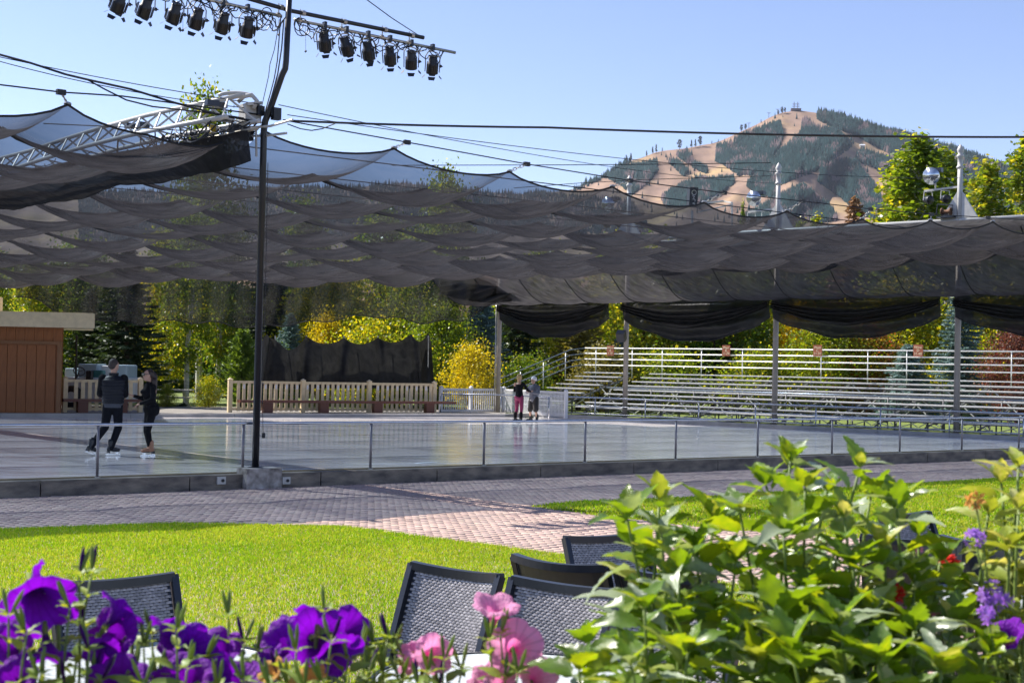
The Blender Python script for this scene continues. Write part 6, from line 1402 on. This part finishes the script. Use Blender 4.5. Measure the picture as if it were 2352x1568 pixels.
def petplant(label, base_u, y, flowers, tips, col, name='petunia'):
    bp = at(base_u, 1568, y); bp.z = ZP-.02; root = plant(name, label, 'flower', bp)
    for fl in flowers: flower(root, bp, *fl[:2], y+fl[2], fl[3], fl[4], col if len(fl) < 6 else fl[5])
    for (u, v, dy) in tips:
        tip = at(u, v+18, y+dy)-bp; b0 = Vector((tip.x*.5, tip.y*.5, 0)); pts = curve(b0, tip, Vector((random.uniform(-.03,.03),0,0)))
        stemleaves(root, pts, LP, .046, .028, .028, .003, .3, .35, True, 'leaf', 1.3, .7)
        for k in range(2):      # closed buds
            d = Vector((random.uniform(-.5,.5),random.uniform(-.3,.3),1)).normalized(); c = tip+d*.006
            B().lathe([(.0012,0),(.0022,.008),(.0026,.018),(.0012,.026),(0,.029)], c, 7, d).build('bud', stM if k else (pmP if col == 'p' and random.random() < .4 else lfP), root, True)
    return root
petplant('tall purple petunia at the left edge with the biggest dark bloom',70,1.6,[(95,1402,0,185,(.35,-.55,-.35)),(60,1325,.03,110,(-.75,-.15,.55)),(15,1480,-.05,120,(-.3,-.8,.2)),(110,1520,.0,120,(.2,-.3,-.9)),(30,1550,-.08,110,(0,-.7,.6))],
    [(182,1305,.02),(210,1300,.05),(60,1440,-.08),(160,1380,-.03),(205,1480,-.05),(20,1400,-.05),(90,1540,-.1)],'p')
petplant('purple petunia in front of the dark chair, second from the left',270,1.65,[(290,1385,0,120,(.45,.3,.6)),(255,1450,-.02,130,(-.2,-.75,.35)),(235,1500,-.05,90,(.3,-.6,-.4)),(270,1555,-.08,150,(.1,-.6,.6))],
    [(195,1420,0),(330,1470,0),(350,1440,.03),(310,1530,-.05),(210,1545,-.06)],'p')
petplant('purple petunia with a green bud cluster over its bloom, third from the left',400,1.65,[(405,1425,.03,125,(.1,.3,.75)),(385,1465,0,90,(-.5,-.7,.2)),(450,1480,.0,110,(.5,-.7,.3)),(420,1560,-.06,150,(0,-.7,.5))],
    [(405,1435,-.08),(470,1500,0),(360,1540,-.05),(430,1520,-.06)],'p')
petplant('purple petunia with a dark furled bud, left of the centre cluster',510,1.7,[(500,1480,0,120,(-.1,-.55,.7)),(475,1545,-.05,130,(.2,-.8,.1)),(545,1560,-.05,150,(0,-.5,.8))],
    [(525,1400,.02),(560,1460,0),(480,1560,-.08),(590,1480,0)],'p')
petplant('purple petunia cluster with five open blooms left of the pink ones',700,1.7,[(690,1405,.08,95,(-.4,.2,.8)),(735,1400,.10,120,(.2,.3,.8)),(640,1470,0,135,(-.45,-.6,.5)),(735,1465,-.03,150,(.3,-.8,.15)),(812,1435,.04,110,(.55,-.5,.5)),(775,1520,-.05,150,(.4,-.5,-.5)),(610,1510,.0,90,(-.7,-.3,.5))],
    [(745,1390,-.02),(680,1480,-.07),(760,1460,-.08),(640,1540,-.05),(800,1500,-.05),(845,1530,0)],'p')
petplant('peach yellow petunia low among the purple ones',705,1.62,[(705,1545,0,90,(-.2,-.4,.8)),(620,1535,.02,70,(-.4,-.5,.6))],[(660,1560,0),(740,1555,-.02)],'y')
petplant('pink petunia with the tallest upright bloom in front of the chairs',1140,1.75,[(1140,1378,0,128,(.1,-.25,.95)),(1185,1485,-.02,150,(.1,-.85,.25)),(1240,1550,-.05,110,(.3,-.7,.4)),(1215,1510,.04,120,(.6,-.5,.3)),(1105,1545,0,90,(-.5,-.4,.7)),(1150,1562,-.05,90,(0,-.6,.6))],
    [(1125,1455,-.03),(1150,1440,-.02),(1190,1530,-.07),(1160,1545,-.05)],'k')
petplant('pale pink petunia left of the tall upright one',970,1.75,[(968,1475,0,120,(-.35,-.25,.9)),(1000,1500,-.03,110,(.35,-.7,.3)),(935,1510,0,90,(-.6,-.5,.4))],
    [(905,1470,.02),(925,1490,0),(985,1530,-.06),(1020,1500,-.04),(880,1510,0),(1060,1520,0)],'k')
petplant('petunia shoots without open blooms between purple and pink flowers',850,1.72,[],[(830,1480,0),(860,1465,.02),(890,1450,.03),(800,1530,0),(845,1540,-.03),(880,1530,0),(920,1545,0),(960,1560,-.04),(1010,1560,0)],'p','petunia_shoots')
# thin foliage along the very bottom
petplant('petunia shoots along the bottom left corner of the flower box',300,1.55,[],[(40,1540,0),(150,1560,0),(230,1550,.0),(330,1560,.0),(500,1565,0),(560,1550,0),(620,1562,0),(700,1565,0)],'p','petunia_shoots')
# small clustered flowers in the right hand foliage
def cluster(u, v, y, n, rad, s, mat, label, cat='flower', name='flower_cluster'):
    c = at(u,v,y); base = Vector((c.x, y, ZP)); root = plant(name, label, cat, base); cc = c-base
    five = B()
    for k in range(5):
        g = 2*PI*k/5; five.add([(0,0,0),(math.cos(g-.45)*.6,math.sin(g-.45)*.6,.1),(math.cos(g),math.sin(g),.18),(math.cos(g+.45)*.6,math.sin(g+.45)*.6,.1)],[(0,1,2,3)])
    me = five.mesh('floret', mat)
    for i in range(n):
        d = Vector((random.gauss(0,1),random.gauss(0,1)-.6,random.gauss(0,1)+.4)).normalized(); p = cc+d*rad*random.uniform(.5,1.1)
        o = bpy.data.objects.new('floret', me); COL.objects.link(o); o.parent = root; o.matrix_basis = Matrix.Translation(p) @ d.to_track_quat('Z','Y').to_matrix().to_4x4() @ Matrix.Diagonal((s,s,s,1))
    B().tube(curve(Vector((.05,.03,0)), cc, Vector((.03,.0,.04)), 10), .0014, 5).build('stem', stM, root, True)
random.seed(77)
cluster(2283,1378,1.8,26,.022,.009,pmL,'lilac flower cluster low at the right edge')
cluster(2240,1235,1.8,12,.012,.008,pmL,'small lilac flower tip beside the pale yellowing plant')
cluster(2265,1410,1.7,9,.010,.008,pmL,'small lilac cluster hanging under the big lilac one')
cluster(2182,1300,2.05,12,.012,.012,pmR,'red flower between the big plant and the pale one')
cluster(2055,1365,1.85,10,.011,.012,pmR,'red flower deep in the big leafy plant')
cluster(2065,1400,1.85,12,.012,.006,pmK,'tiny pink florets under the red flower')
cluster(2100,1262,2.0,9,.010,.006,pmK,'tiny pink florets in front of the dark chairs')
cluster(2150,1410,1.9,10,.012,.006,pmK,'tiny pink florets right of the red flower')
cluster(2240,1030+120,1.8,6,.008,.012,pmY,'small yellow bud on the pale yellowing plant')
petplant('single purple petunia at the bottom right edge',2320,1.72,[(2310,1450,0,95,(-.5,-.3,.6))],[(2300,1520,0),(2345,1500,0)],'p')
# drop the helper flags
for o in bpy.data.objects:
    if '_abs' in o: del o['_abs']
# ============================================================ HAZE
hz = bpy.data.materials.new('thin_haze'); hz.use_nodes = True; hn = hz.node_tree; hn.nodes.clear(); ho = hn.nodes.new('ShaderNodeOutputMaterial'); hv = hn.nodes.new('ShaderNodeVolumePrincipled')
hv.inputs['Color'].default_value = (.80,.87,1,1); hv.inputs['Density'].default_value = .00003; hv.inputs['Anisotropy'].default_value = .3; hn.links.new(hv.outputs[0], ho.inputs['Volume'])
B().box((0,2400,325),(9400,8000,1330/2+6)).build('haze', hz, kind='stuff', label='thin blue air between the rink and the mountain')
